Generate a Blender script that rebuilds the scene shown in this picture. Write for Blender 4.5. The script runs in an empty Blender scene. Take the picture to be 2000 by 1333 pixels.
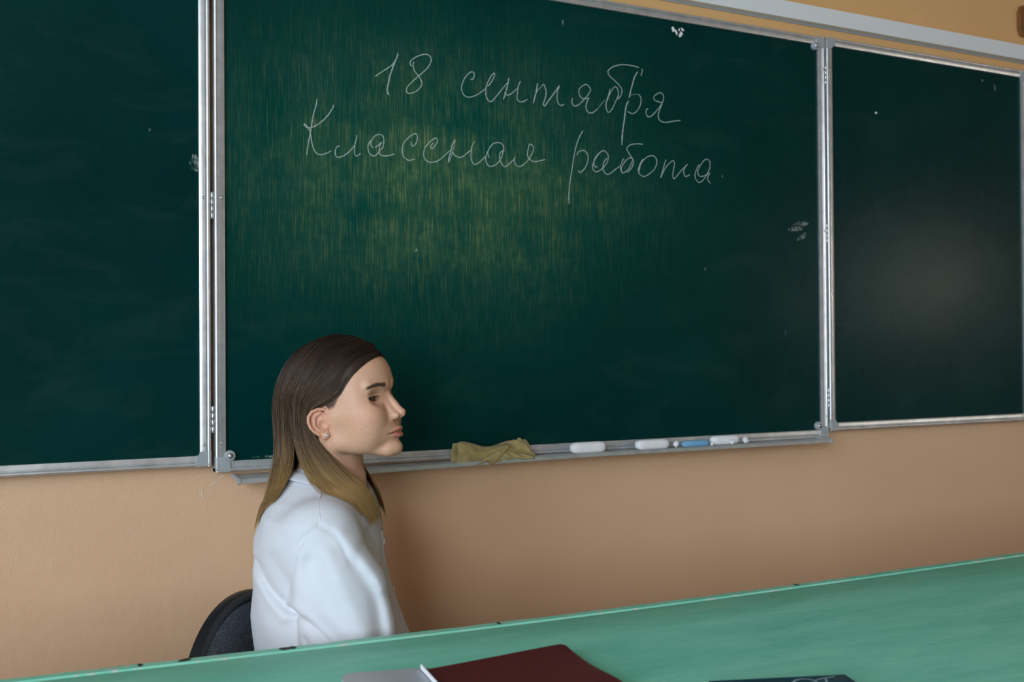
import bpy, bmesh, math, random
import numpy as np
from mathutils import Vector, Matrix

random.seed(7)
rng = np.random.default_rng(7)
SC = bpy.context.scene
COL = SC.collection
PI = math.pi

# ------------------------------------------------------------------ camera
def look_camera():
    yaw, pitch, roll = math.radians(27.047), math.radians(0.5815), math.radians(-0.3938)
    f = Vector((math.sin(yaw)*math.cos(pitch), math.cos(yaw)*math.cos(pitch), math.sin(pitch)))
    r = Vector((math.cos(yaw), -math.sin(yaw), 0)); u = r.cross(f)
    r2 = math.cos(roll)*r + math.sin(roll)*u
    u2 = -math.sin(roll)*r + math.cos(roll)*u
    cd = bpy.data.cameras.new('camera'); c = bpy.data.objects.new('camera', cd); COL.objects.link(c)
    m = Matrix((r2, u2, -f)).transposed().to_4x4()
    m.translation = Vector((-0.3976, -1.9871, 1.169))
    c.matrix_world = m
    cd.sensor_width = 36.0; cd.sensor_fit = 'HORIZONTAL'
    cd.lens = 36.0*2061.1/2000.0
    cd.clip_start = 0.05
    cd.dof.use_dof = True; cd.dof.focus_distance = 1.80; cd.dof.aperture_fstop = 5.6
    SC.camera = c
    return c
CAM = look_camera()

# ------------------------------------------------------------------ world, daylight, exposure
W = bpy.data.worlds.new('world'); SC.world = W; W.use_nodes = True
wn = W.node_tree.nodes; wl = W.node_tree.links
wn['Background'].inputs[0].default_value = (0.80, 0.90, 1.0, 1)
wn['Background'].inputs[1].default_value = 0.6

def area(name, loc, size, size_y, direction, power, color):
    l = bpy.data.lights.new(name, 'AREA'); l.shape = 'RECTANGLE'; l.size = size; l.size_y = size_y
    l.energy = power; l.color = color
    o = bpy.data.objects.new(name, l); COL.objects.link(o); o.location = loc
    o.rotation_euler = Vector(direction).to_track_quat('-Z', 'Y').to_euler()
    return o
DAY = (0.76, 0.89, 1.0)
# overcast daylight through two assumed windows of the left wall, made with area lights
area('daylight_near_window', (-2.32, -2.00, 1.75), 1.7, 1.75, (1, 0, -0.10), 45, DAY)
area('daylight_far_window', (-2.32, -4.55, 1.75), 1.9, 1.75, (1, 0, -0.10), 135, DAY)

VS = SC.view_settings
SC.display_settings.display_device = 'sRGB'
VS.view_transform = 'Standard'; VS.look = 'None'; VS.gamma = 1.0; VS.use_curve_mapping = False
VS.exposure = 0.47
SC.cycles.use_denoising = True
SC.cycles.max_bounces = 8

# ------------------------------------------------------------------ material helpers
def srgb(r, g, b):
    def f(c):
        c /= 255.0
        return c/12.92 if c <= 0.04045 else ((c+0.055)/1.055)**2.4
    return (f(r), f(g), f(b), 1.0)

class NT:
    def __init__(s, name):
        s.m = bpy.data.materials.new(name); s.m.use_nodes = True
        s.n = s.m.node_tree.nodes; s.l = s.m.node_tree.links
        s.p = s.n['Principled BSDF']; s.out = s.n['Material Output']
        s._tc = None
    def add(s, t, **kw):
        n = s.n.new(t)
        for k, v in kw.items(): setattr(n, k, v)
        return n
    def inp(s, n, k, v):
        if isinstance(v, bpy.types.NodeSocket): s.l.new(v, n.inputs[k])
        else: n.inputs[k].default_value = v
    def coord(s, which='Object'):
        if s._tc is None: s._tc = s.add('ShaderNodeTexCoord')
        return s._tc.outputs[which]
    def mapping(s, scale=(1, 1, 1), loc=(0, 0, 0), rot=(0, 0, 0), vec=None):
        n = s.add('ShaderNodeMapping'); s.l.new(vec or s.coord(), n.inputs[0])
        n.inputs['Scale'].default_value = scale; n.inputs['Location'].default_value = loc
        n.inputs['Rotation'].default_value = rot
        return n.outputs[0]
    def noise(s, scale=5, detail=4, rough=0.5, vec=None, dist=0.0):
        n = s.add('ShaderNodeTexNoise'); s.l.new(vec or s.coord(), n.inputs['Vector'])
        n.inputs['Scale'].default_value = scale; n.inputs['Detail'].default_value = detail
        n.inputs['Roughness'].default_value = rough; n.inputs['Distortion'].default_value = dist
        return n.outputs['Fac']
    def voronoi(s, scale=5, vec=None, feature='F1'):
        n = s.add('ShaderNodeTexVoronoi', feature=feature); s.l.new(vec or s.coord(), n.inputs['Vector'])
        n.inputs['Scale'].default_value = scale
        return n.outputs['Distance']
    def ramp(s, fac, a, b, lo=0.0, hi=1.0):
        n = s.add('ShaderNodeMapRange'); n.clamp = True
        s.inp(n, 0, fac); n.inputs[1].default_value = a; n.inputs[2].default_value = b
        n.inputs[3].default_value = lo; n.inputs[4].default_value = hi
        return n.outputs[0]
    def math(s, op, a, b=0.0, c=0.0):
        n = s.add('ShaderNodeMath', operation=op); s.inp(n, 0, a); s.inp(n, 1, b)
        if op == 'MULTIPLY_ADD': s.inp(n, 2, c)
        return n.outputs[0]
    def mix(s, fac, a, b, blend='MIX'):
        n = s.add('ShaderNodeMix', data_type='RGBA', blend_type=blend)
        s.inp(n, 0, fac); s.inp(n, 6, a); s.inp(n, 7, b)
        return n.outputs[2]
    def bump(s, h, strength=0.2, dist=0.002, normal=None):
        n = s.add('ShaderNodeBump'); s.inp(n, 'Height', h)
        n.inputs['Strength'].default_value = strength; n.inputs['Distance'].default_value = dist
        if normal is not None: s.l.new(normal, n.inputs['Normal'])
        return n.outputs[0]
    def set(s, **kw):
        names = {'color': 'Base Color', 'rough': 'Roughness', 'metal': 'Metallic', 'spec': 'Specular IOR Level',
                 'normal': 'Normal', 'sss': 'Subsurface Weight', 'alpha': 'Alpha', 'coat': 'Coat Weight',
                 'sheen': 'Sheen Weight', 'emit': 'Emission Color', 'emit_s': 'Emission Strength', 'trans': 'Transmission Weight',
                 'aniso': 'Anisotropic', 'ior': 'IOR'}
        for k, v in kw.items(): s.inp(s.p, names[k], v)
        return s

M = {}
def simple(name, col, rough=0.5, metal=0.0, var=0.06, scale=30, bump=0.0, bscale=200, **kw):
    t = NT(name)
    f = t.ramp(t.noise(scale, 4), 0.3, 0.7, 1-var, 1+var)
    n = t.add('ShaderNodeVectorMath', operation='SCALE'); n.inputs[0].default_value = col[:3]; t.l.new(f, n.inputs['Scale'])
    t.set(color=n.outputs[0], rough=rough, metal=metal, **kw)
    if bump: t.set(normal=t.bump(t.noise(bscale, 3), bump, 0.001))
    M[name] = t.m
    return t

# painted plaster wall, peach below, more ochre high up
t = NT('peach_wall_paint')
big = t.noise(2.2, 5, 0.6)
fine = t.noise(300, 2, 0.6)
sep = t.add('ShaderNodeSeparateXYZ'); t.l.new(t.coord(), sep.inputs[0])
hi = t.ramp(t.math('ADD', sep.outputs[2], t.math('MULTIPLY', big, 0.1)), 1.52, 1.60)
low = t.mix(t.ramp(big, 0.3, 0.7), srgb(218, 178, 142), srgb(224, 186, 150))
upc = t.mix(t.ramp(big, 0.3, 0.7), srgb(220, 174, 116), srgb(226, 182, 126))
cl = t.mix(hi, low, upc)
spots = t.ramp(t.voronoi(9), 0.0, 0.05, 1, 0)
cl = t.mix(t.math('MULTIPLY', spots, 0.18), cl, srgb(160, 118, 86))
b1 = t.bump(fine, 0.42, 0.0014)
b2 = t.bump(t.noise(9, 6, 0.65), 0.35, 0.006, b1)
dents = t.ramp(t.voronoi(5.3), 0.0, 0.09, 1, 0)
b3 = t.bump(dents, 0.5, 0.0016, b2)
t.set(color=cl, rough=0.42, spec=0.4, normal=b3)
M['wall'] = t.m

simple('ceiling_paint', srgb(160, 150, 134), 0.9, var=0.02)
simple('far_wall_paint', srgb(146, 100, 66), 0.7, var=0.04, scale=3)
simple('white_plastic', srgb(226, 230, 232), 0.45, var=0.02, scale=8)
simple('window_paint', srgb(232, 232, 228), 0.4, var=0.02)
simple('wood_brown', srgb(128, 84, 44), 0.5, var=0.2, scale=14)
t = NT('floor_boards')
v = t.mapping((1.0, 9.0, 1.0))
t.set(color=t.mix(t.ramp(t.noise(4, 6, vec=v), 0.3, 0.7), srgb(112, 66, 38), srgb(146, 92, 56)), rough=0.4)
M['floor'] = t.m

# aluminium
t = NT('aluminium')
v = t.mapping((3, 3, 3))
t.set(color=t.mix(t.ramp(t.noise(40, 5), 0.35, 0.7), srgb(206, 211, 214), srgb(228, 231, 233)), metal=0.70,
      rough=t.ramp(t.noise(25, 4), 0.3, 0.7, 0.30, 0.40))
M['alu'] = t.m
simple('grey_plastic_cap', srgb(160, 168, 171), 0.35, var=0.06, scale=60)
simple('bright_steel', srgb(205, 208, 210), 0.36, metal=1.0, var=0.03)
simple('dark_gap', srgb(62, 52, 38), 0.8, var=0.2)

# green enamelled board, worn and scratched where the writing goes
def board_mat(name, worn):
    t = NT(name)
    co = t.coord()
    cloud = t.noise(3.0, 6, 0.6)
    base = t.mix(t.ramp(cloud, 0.3, 0.75), srgb(0, 42, 41), srgb(2, 52, 50))
    # faint chalk haze left by wiping
    v2 = t.mapping((2.0, 1.0, 5.0), rot=(0, 0.5, 0))
    haze = t.ramp(t.noise(2.6, 6, 0.65, vec=v2, dist=0.6), 0.52, 0.85, 0, 0.05)
    base = t.mix(haze, base, srgb(120, 140, 135))
    if worn:
        sep = t.add('ShaderNodeSeparateXYZ'); t.l.new(co, sep.inputs[0])
        dx = t.math('SUBTRACT', sep.outputs[0], 0.46)
        ex = t.math('POWER', t.math('DIVIDE', dx, 0.33), 2.0)
        ez = t.math('POWER', t.math('DIVIDE', t.math('SUBTRACT', sep.outputs[2], 0.585), 0.19), 2.0)
        r2 = t.math('ADD', ex, ez)
        g = t.math('POWER', 2.718, t.math('MULTIPLY', r2, -1.0))
        broad = t.math('POWER', 2.718, t.math('MULTIPLY', r2, -0.40))
        patch = t.ramp(t.noise(6.5, 5, 0.6), 0.36, 0.62)
        base = t.mix(t.math('MULTIPLY', broad, 0.70), base, srgb(4, 80, 68))
        mott = t.math('MULTIPLY', patch, t.ramp(t.noise(38, 4, 0.65), 0.34, 0.66, 0.25, 1.0))
        base = t.mix(t.math('MULTIPLY', t.math('MULTIPLY', mott, g), 0.50), base, srgb(98, 130, 80))
        st1 = t.ramp(t.noise(1.0, 2, 0.6, vec=t.mapping((760, 1, 16))), 0.55, 0.72)
        st2 = t.ramp(t.noise(1.0, 2, 0.6, vec=t.mapping((430, 1, 10), loc=(5, 3, 1))), 0.55, 0.76)
        st3 = t.ramp(t.noise(1.0, 2, 0.6, vec=t.mapping((26, 1, 520), loc=(2, 7, 4))), 0.66, 0.80)
        s = t.math('ADD', t.math('MAXIMUM', st1, st2), t.math('MULTIPLY', st3, 0.3))
        wear = t.math('MULTIPLY', t.math('MULTIPLY', s, t.math('POWER', g, 0.8)), t.ramp(mott, 0, 1, 0.30, 1.0))
        wear = t.math('MINIMUM', t.math('MULTIPLY', wear, 1.1), 0.85)
        base = t.mix(wear, base, srgb(152, 160, 104))
    spot = t.ramp(t.voronoi(16), 0.0, 0.012, 0.55, 0)
    spot = t.math('MULTIPLY', spot, t.ramp(t.noise(30, 2), 0.55, 0.6))
    base = t.mix(spot, base, srgb(175, 185, 180))
    grain = t.noise(1.0, 3, 0.7, vec=t.mapping((420, 1, 40)))
    t.set(color=base, rough=t.ramp(cloud, 0.3, 0.7, 0.25, 0.30), spec=0.085, normal=t.bump(grain, 0.05, 0.0005))
    M[name] = t.m
board_mat('green_enamel', False)
board_mat('worn_green_enamel', True)

# chalk line: dusty white broken by the tooth of the board
t = NT('chalk_dust')
dust = t.ramp(t.noise(900, 2, 0.6), 0.36, 0.55, 0.2, 0.9)
t.set(color=srgb(186, 204, 198), rough=0.95, spec=0.1, alpha=dust)
M['chalk_line'] = t.m
t = NT('chalk_smear'); t.set(color=srgb(170, 185, 178), rough=0.95, spec=0.1,
      alpha=t.math('MULTIPLY', t.ramp(t.noise(120, 4, 0.7), 0.45, 0.65), 0.55)); M['chalk_smear'] = t.m
simple('white_chalk', srgb(236, 236, 240), 0.95, var=0.04, scale=150, bump=0.4, bscale=500)
simple('blue_chalk', srgb(120, 176, 214), 0.95, var=0.12, scale=120, bump=0.4, bscale=500)

# ------------------------------------------------------------------ geometry helpers
def tag(o, label=None, cat=None, group=None, kind=None):
    if label: o['label'] = label
    if cat: o['category'] = cat
    if group: o['group'] = group
    if kind: o['kind'] = kind
    return o

def wloc(o):
    v = Vector((0, 0, 0))
    while o is not None:
        v += o.location; o = o.parent
    return v

def empty(name, loc=(0, 0, 0), label=None, cat=None, parent=None, kind=None, group=None):
    o = bpy.data.objects.new(name, None); COL.objects.link(o); o.empty_display_size = 0.05
    o.location = loc
    if parent: o.parent = parent; o.location = Vector(loc) - wloc(parent)
    return tag(o, label, cat, group, kind)

def mk(name, verts, faces, mat, parent=None, smooth=False, world=True, auto=None, loc=None):
    """one mesh object; verts in world coordinates, stored relative to loc / the parent"""
    v = np.asarray(verts, dtype=np.float64).reshape(-1, 3)
    o_loc = Vector(loc) if loc is not None else Vector((0, 0, 0))
    base = (wloc(parent) if parent else Vector((0, 0, 0)))
    if world:
        if loc is None: o_loc = base.copy()
        v = v - np.array(o_loc)
        o_loc = o_loc - base
    me = bpy.data.meshes.new(name)
    me.from_pydata(v.tolist() if not isinstance(v, list) else v, [], [list(map(int, f)) for f in faces])
    me.materials.append(M[mat] if isinstance(mat, str) else mat)
    if smooth: me.polygons.foreach_set('use_smooth', [True]*len(me.polygons))
    me.update()
    if auto is not None:
        try: me.set_sharp_from_angle(angle=auto)
        except Exception: pass
    o = bpy.data.objects.new(name, me); COL.objects.link(o)
    o.location = o_loc
    if parent: o.parent = parent
    return o

def np_mesh(name, V, F, mat, parent=None, smooth=True):
    """fast numpy mesh of equal-sized faces (tris or quads); V world coordinates"""
    base = np.array(wloc(parent)) if parent else np.zeros(3)
    V = np.asarray(V, np.float32) - base.astype(np.float32); F = np.asarray(F, np.int32); k = F.shape[1]
    me = bpy.data.meshes.new(name)
    me.vertices.add(len(V)); me.vertices.foreach_set('co', V.ravel())
    me.loops.add(F.size); me.loops.foreach_set('vertex_index', F.ravel())
    me.polygons.add(len(F)); me.polygons.foreach_set('loop_start', np.arange(0, F.size, k, dtype=np.int32))
    me.polygons.foreach_set('loop_total', np.full(len(F), k, np.int32))
    me.polygons.foreach_set('use_smooth', np.full(len(F), smooth))
    me.materials.append(M[mat]); me.update(calc_edges=True); me.validate()
    o = bpy.data.objects.new(name, me); COL.objects.link(o)
    if parent: o.parent = parent
    return o

def share(name, src, loc, parent=None, rot=None, scale=None):
    """another object on the same mesh data, at a world location"""
    o = bpy.data.objects.new(name, src.data); COL.objects.link(o)
    base = wloc(parent) if parent else Vector((0, 0, 0))
    o.location = Vector(loc) - base
    if parent: o.parent = parent
    if rot: o.rotation_euler = rot
    if scale: o.scale = scale
    return o

def boxv(x0, x1, y0, y1, z0, z1):
    return [(x0,y0,z0),(x1,y0,z0),(x1,y1,z0),(x0,y1,z0),(x0,y0,z1),(x1,y0,z1),(x1,y1,z1),(x0,y1,z1)]
BOXF = [(0,3,2,1),(4,5,6,7),(0,1,5,4),(1,2,6,5),(2,3,7,6),(3,0,4,7)]

def box(name, x0, x1, y0, y1, z0, z1, mat, parent=None, bev=0.0, seg=2, loc=None):
    bm = bmesh.new()
    vs = [bm.verts.new(p) for p in boxv(x0, x1, y0, y1, z0, z1)]
    for f in BOXF: bm.faces.new([vs[i] for i in f])
    if bev: bmesh.ops.bevel(bm, geom=list(bm.edges), offset=bev, segments=seg, affect='EDGES', profile=0.6)
    V = [v.co[:] for v in bm.verts]; F = [[v.index for v in f.verts] for f in bm.faces]
    bm.verts.index_update(); F = [[v.index for v in f.verts] for f in bm.faces]
    bm.free()
    return mk(name, V, F, mat, parent, smooth=bool(bev), auto=0.6 if bev else None, loc=loc)

def join(parts):
    V, F = [], []
    for v, f in parts:
        o = len(V); V += [tuple(p) for p in v]; F += [tuple(i+o for i in g) for g in f]
    return V, F

def extrude_profile(prof, a, b, U, D):
    """closed profile (u,d) swept straight from a to b; U, D = directions of u and d"""
    a, b, U, D = map(Vector, (a, b, U, D)); n = len(prof)
    V = [a + U*u + D*d for u, d in prof] + [b + U*u + D*d for u, d in prof]
    F = [(i, (i+1) % n, n+(i+1) % n, n+i) for i in range(n)]
    F += [tuple(range(n-1, -1, -1)), tuple(range(n, 2*n))]
    return [v[:] for v in V], F

def lathe(prof, seg=24, axis='y', center=(0, 0, 0)):
    """profile (r, h) turned about an axis through center; h grows towards -Y (the room) for axis y, +Z for z"""
    V, F = [], []
    for r, h in prof:
        for i in range(seg):
            a = 2*PI*i/seg
            if axis == 'y': p = (center[0]+r*math.cos(a), center[1]-h, center[2]+r*math.sin(a))
            else: p = (center[0]+r*math.cos(a), center[1]+r*math.sin(a), center[2]+h)
            V.append(p)
    n = len(prof)
    for j in range(n-1):
        for i in range(seg):
            k = (i+1) % seg
            q = (j*seg+i, j*seg+k, (j+1)*seg+k, (j+1)*seg+i)
            F.append(q)
    F.append(tuple(range(seg))[::-1]); F.append(tuple((n-1)*seg+i for i in range(seg)))
    return V, F

def catmull(pts, n=6):
    P = [np.array(p, float) for p in pts]
    if len(P) < 3: return np.array([P[0]+(P[-1]-P[0])*t for t in np.linspace(0, 1, n+1)])
    P = [2*P[0]-P[1]] + P + [2*P[-1]-P[-2]]
    out = []
    for i in range(1, len(P)-2):
        for k in range(n):
            t = k/n
            out.append(0.5*((2*P[i])+(-P[i-1]+P[i+1])*t+(2*P[i-1]-5*P[i]+4*P[i+1]-P[i+2])*t*t+(-P[i-1]+3*P[i]-3*P[i+1]+P[i+2])*t**3))
    out.append(P[-2])
    return np.array(out)

def tube(path, rad, seg=8, closed=False):
    """round tube along a 3-D path; rad a number or one per point"""
    P = np.asarray(path, float); n = len(P)
    R_ = np.full(n, rad) if np.isscalar(rad) else np.asarray(rad, float)
    T = np.gradient(P, axis=0) if not closed else np.roll(P, -1, 0)-np.roll(P, 1, 0)
    T /= np.linalg.norm(T, axis=1)[:, None]+1e-12
    nrm = np.cross(T[0], (0, 0, 1.0));
    if np.linalg.norm(nrm) < 1e-3: nrm = np.cross(T[0], (0, 1.0, 0))
    V, F = [], []
    for i in range(n):
        nrm = nrm - T[i]*(nrm@T[i]); nrm /= np.linalg.norm(nrm); bn = np.cross(T[i], nrm)
        for k in range(seg):
            a = 2*PI*k/seg
            V.append(P[i]+R_[i]*(math.cos(a)*nrm+math.sin(a)*bn))
    m = n if closed else n-1
    for i in range(m):
        j = (i+1) % n
        for k in range(seg):
            l = (k+1) % seg
            F.append((i*seg+k, i*seg+l, j*seg+l, j*seg+k))
    if not closed:
        F.append(tuple(range(seg-1, -1, -1))); F.append(tuple((n-1)*seg+k for k in range(seg)))
    return [tuple(v) for v in V], F
# ------------------------------------------------------------------ the room
WY = 0.030            # face of the wall behind the board
XL, XR, YB, ZC = -2.40, 5.00, -6.60, 3.00
wall = box('wall_back', XL, XR, WY, WY+0.15, 0, ZC, 'wall'); tag(wall, kind='structure')
o = box('floor', XL, XR, YB, WY, -0.10, 0, 'floor'); tag(o, kind='structure')
o = box('ceiling', XL, XR, YB, WY, ZC, ZC+0.1, 'ceiling_paint'); tag(o, kind='structure')
o = box('wall_rear', XL, XR, YB-0.15, YB, 0, ZC, 'far_wall_paint'); tag(o, kind='structure')
# left wall pierced by two tall windows, unseen, assumed from the light
WIN = [(-1.10, -2.90, 0.85, 2.65), (-3.55, -5.55, 0.85, 2.65)]
pcs = []
ys = [WY, -1.10, -2.90, -3.55, -5.55, YB]
for i in range(0, 6, 2): pcs.append((boxv(XL-0.15, XL, ys[i+1], ys[i], 0, ZC), BOXF))
for y0, y1, z0, z1 in WIN:
    pcs.append((boxv(XL-0.15, XL, y1, y0, 0, z0), BOXF)); pcs.append((boxv(XL-0.15, XL, y1, y0, z1, ZC), BOXF))
V, F = join(pcs); o = mk('wall_left', V, F, 'far_wall_paint'); tag(o, kind='structure')
for k, (y0, y1, z0, z1) in enumerate(WIN):
    w = empty('window_%d' % (k+1), (XL-0.08, (y0+y1)/2, z0), kind='structure')
    fr = []
    for a, b, c, d in ((y1, y1+0.07, z0, z1), (y0-0.07, y0, z0, z1), (y1, y0, z0, z0+0.07), (y1, y0, z1-0.07, z1), ((y0+y1)/2-0.04, (y0+y1)/2+0.04, z0, z1)):
        fr.append((boxv(XL-0.12, XL-0.05, a, b, c, d), BOXF))
    V, F = join(fr); mk('window_frame', V, F, 'window_paint', w)
    box('window_sill', XL-0.02, XL+0.16, y1-0.05, y0+0.05, z0-0.04, z0, 'window_paint', w, 0.006)
# right wall with an unseen, assumed door; glowing panel added for the board's highlight
pcs = [(boxv(XR, XR+0.15, YB, -3.35, 0, ZC), BOXF), (boxv(XR, XR+0.15, -2.40, WY, 0, ZC), BOXF), (boxv(XR, XR+0.15, -3.35, -2.40, 2.10, ZC), BOXF)]
V, F = join(pcs); o = mk('wall_right', V, F, 'far_wall_paint'); tag(o, kind='structure')
d = empty('door_1', (XR, -2.875, 0), kind='structure')
V, F = join([(boxv(XR+0.03, XR+0.07, -3.35, -3.05, 0, 2.1), BOXF), (boxv(XR+0.03, XR+0.07, -2.70, -2.40, 0, 2.1), BOXF),
             (boxv(XR+0.03, XR+0.07, -3.05, -2.70, 0, 1.40), BOXF), (boxv(XR+0.03, XR+0.07, -3.05, -2.70, 1.80, 2.1), BOXF)])
mk('door_leaf', V, F, 'window_paint', d)
t = NT('lit_frosted_pane'); t.set(color=(0.9, 0.9, 0.85, 1), emit=(1.0, 0.93, 0.78, 1), emit_s=18.0, rough=0.6); M['pane'] = t.m  # assumed light source, added so its reflection shows on the right leaf
box('pane', XR+0.045, XR+0.055, -3.05, -2.70, 1.40, 1.80, 'pane', d)
box('door_handle', XR-0.03, XR+0.03, -3.30, -3.27, 0.98, 1.10, 'bright_steel', d, 0.004)
# baseboard
o = box('baseboard_back', XL, XR, WY-0.02, WY, 0, 0.09, 'wood_brown'); tag(o, kind='structure')

# white cable channel above the board, two lengths meeting at a hairline joint
ch = empty('trim_1', (0.5, WY, 2.007), kind='structure')
for x0, x1 in ((-2.2, 1.8815), (1.8825, 4.6)):
    box('channel_length', x0, x1, WY-0.022, WY, 1.9875, 2.0285, 'white_plastic', ch)
    box('channel_base', x0, x1, WY-0.004, WY, 1.9835, 1.9875, 'grey_plastic_cap', ch)

# scuffs and chipped flecks of white under the paint, on the wall below the board
simple('bare_plaster', srgb(220, 200, 182), 0.9, var=0.1, scale=120)
def scuff(pts, wid, n=4):
    P = catmull([(x/1000, z/1000) for x, z in pts], n); m = len(P)
    V, F = [], []
    for i, p in enumerate(P):
        tdir = P[min(i+1, m-1)]-P[max(i-1, 0)]; tdir = tdir/ (np.linalg.norm(tdir)+1e-9); nn = np.array((-tdir[1], tdir[0]))
        w = wid*0.5/2000*(0.35+0.65*math.sin(PI*(i+0.5)/m))*random.uniform(0.7, 1.25)
        a, b = p+nn*w, p-nn*w
        V += [(a[0], WY-0.0006, a[1]), (b[0], WY-0.0006, b[1])]
    F = [(2*i, 2*i+1, 2*i+3, 2*i+2) for i in range(m-1)]
    mk('scuff', V, F, 'bare_plaster', wall)
for pts, wd in (([(-155, 833), (-141, 849), (-125, 867)], 1.8), ([(-156, 831), (-154, 835)], 4), ([(-17, 918), (-19, 907), (-15, 896)], 6.5), ([(-4, 921), (4, 928), (9, 932)], 7),
                ([(12, 934), (18, 938), (24, 940)], 6), ([(2, 897), (3, 903), (3, 908)], 3.5), ([(46, 903), (44, 915), (46, 930)], 4), ([(30, 941), (36, 942)], 4),
                ([(47, 820), (49, 826)], 4.5), ([(22, 838), (24, 842)], 4), ([(-70, 743), (-66, 740)], 5), ([(-62, 690), (-57, 693)], 4), ([(-94, 612), (-90, 615)], 4),
                ([(-72, 905), (-69, 907)], 2.5), ([(1310, 905), (1312, 907)], 4), ([(-69, 700), (-66, 708)], 1.2)):
    scuff(pts, wd)
# chamfered wooden plaque showing at the right edge, high on the wall
o = empty('wooden_plaque', (2.303, WY, 2.062), 'small brown wooden plaque on the upper wall, cut off by the right edge', 'plaque')
def plaque(x0, x1, z0, z1, c, y0, y1):
    pts = [(x0+c*0.5, z0), (x1-c*0.5, z0), (x1, z0+c), (x1, z1-c), (x1-c*0.5, z1), (x0+c*0.5, z1), (x0, z1-c), (x0, z0+c)]
    V, F = extrude_profile([(x, z) for x, z in pts], (0, y0, 0), (0, y1, 0), (1, 0, 0), (0, 0, 1))
    return V, F
V, F = plaque(2.256, 2.350, 2.060, 2.146, 0.020, WY-0.014, WY); mk('plaque_board', V, F, 'wood_brown', o)
V, F = plaque(2.268, 2.338, 2.072, 2.134, 0.014, WY-0.018, WY-0.013); mk('plaque_face', V, F, 'wood_brown', o)

# ------------------------------------------------------------------ the three-leaf chalkboard
board = empty('chalkboard', (0.75, 0, 0.95), 'green three-leaf chalkboard in a silver aluminium frame with chalk handwriting', 'chalkboard')
FW = 0.0195
PROF = [(0, -0.020), (0, -0.0004), (0.0006, 0.0), (0.0092, 0.0004), (0.0098, 0.0014), (0.0108, 0.0014), (0.0113, -0.0016), (0.0122, -0.0016)] + [
        (0.0159-0.0036*math.cos(a), -0.0006+0.0036*math.sin(a)) for a in np.linspace(0.05, PI-0.05, 9)] + [(FW, -0.002), (FW, -0.020)]
def leaf(name, x0, x1, z0, z1, mat, label=None):
    g = empty(name, ((x0+x1)/2, 0, z0), parent=board)
    if label: g['label'] = label
    # writing surface: its own origin at the lower left corner of the centre leaf so the wear follows the board
    s = mk('writing_surface', boxv(x0+0.004, x1-0.004, 0.006, 0.014, z0+0.004, z1-0.004), BOXF, mat, g, loc=(x0, 0.006, z0))
    B = (0, -1, 0)
    for nm, a, b, U in (('frame_rail', (x0, 0, z0+FW), (x1, 0, z0+FW), (0, 0, -1)), ('frame_rail', (x1, 0, z1-FW), (x0, 0, z1-FW), (0, 0, 1)),
                        ('frame_stile', (x0+FW, 0, z1), (x0+FW, 0, z0), (-1, 0, 0)), ('frame_stile', (x1-FW, 0, z0), (x1-FW, 0, z1), (1, 0, 0))):
        V, F = extrude_profile(PROF, a, b, U, B); r_ = mk(nm, V, F, 'alu', g, smooth=True, auto=0.75)
    # rounded grey plastic corner caps
    r = 0.010; L = 0.029; n = 7
    pts = [(r-r*math.cos(a), r-r*math.sin(a)) for a in np.linspace(0, PI/2, n)]
    pts += [(L, 0), (L, FW-0.004), (L-0.002, FW+0.001), (FW+0.006, FW+0.001), (FW+0.0025, FW+0.0025), (FW+0.001, FW+0.006), (FW+0.001, L-0.002), (FW-0.004, L), (0, L)]
    for cx, cz, sx, sz in ((x0, z0, 1, 1), (x1, z0, -1, 1), (x0, z1, 1, -1), (x1, z1, -1, -1)):
        m = len(pts); ins = 0.0012; c0 = np.mean(pts, axis=0)
        V = []
        for d, k in ((0.020, 0), (-0.0014, 0), (-0.0026, ins)):
            for (a, b) in pts:
                q = np.array((a, b)); q = q + (c0-q)/np.linalg.norm(c0-q)*k
                V.append((cx+sx*(q[0]-0.0006), d, cz+sz*(q[1]-0.0006)))
        F = []
        for j in range(2):
            for i in range(m):
                k2 = (i+1) % m; F.append((j*m+i, j*m+k2, (j+1)*m+k2, (j+1)*m+i))
        F.append(tuple(2*m+i for i in range(m)))
        if sx*sz < 0: F = [f[::-1] for f in F]
        mk('corner_cap', V, F, 'grey_plastic_cap', g)
    return g
lc = leaf('centre_leaf', 0.0, 1.5, 0.95, 1.95, 'worn_green_enamel', 'middle leaf of the chalkboard, scratched and written on')
ll = leaf('side_leaf', -0.7575, -0.0075, 0.962, 1.952, 'green_enamel', 'empty left leaf of the chalkboard')
lr = leaf('side_leaf', 1.506, 2.256, 0.966, 1.9525, 'green_enamel', 'empty right leaf of the chalkboard')

# big domed screws with washers in the corners of the centre leaf
for x, z in ((0.027, 0.979), (1.470, 0.980), (1.471, 1.926), (0.027, 1.922)):
    V, F = lathe([(0.0102, -0.006), (0.0102, 0.0012), (0.0092, 0.0026), (0.0060, 0.0030), (0.0058, 0.0036)], 28, 'y', (x, 0, z))
    w_ = mk('washer', V, F, 'grey_plastic_cap', lc, smooth=True, auto=0.5)
    V, F = lathe([(0.0056, 0.003), (0.0052, 0.0048), (0.0040, 0.0064), (0.0022, 0.0073), (0.0004, 0.0076)], 24, 'y', (x, 0, z))
    mk('screw_head', V, F, 'bright_steel', lc, smooth=True)
# small rivets beside the hinges
def rivet(x, z, g):
    V, F = lathe([(0.0031, 0.000), (0.0030, 0.0012), (0.0022, 0.0022), (0.0009, 0.0026), (0.0008, 0.0014)], 16, 'y', (x, 0, z))
    mk('rivet', V, F, 'bright_steel', g, smooth=True)
for z in (1.457, 1.002, 1.90): rivet(-0.0195, z, ll); rivet(0.0125, z+0.002, lc)
for z in (1.87, 1.465, 1.003): rivet(1.4935, z, lc); rivet(1.5165, z, lr)
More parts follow.
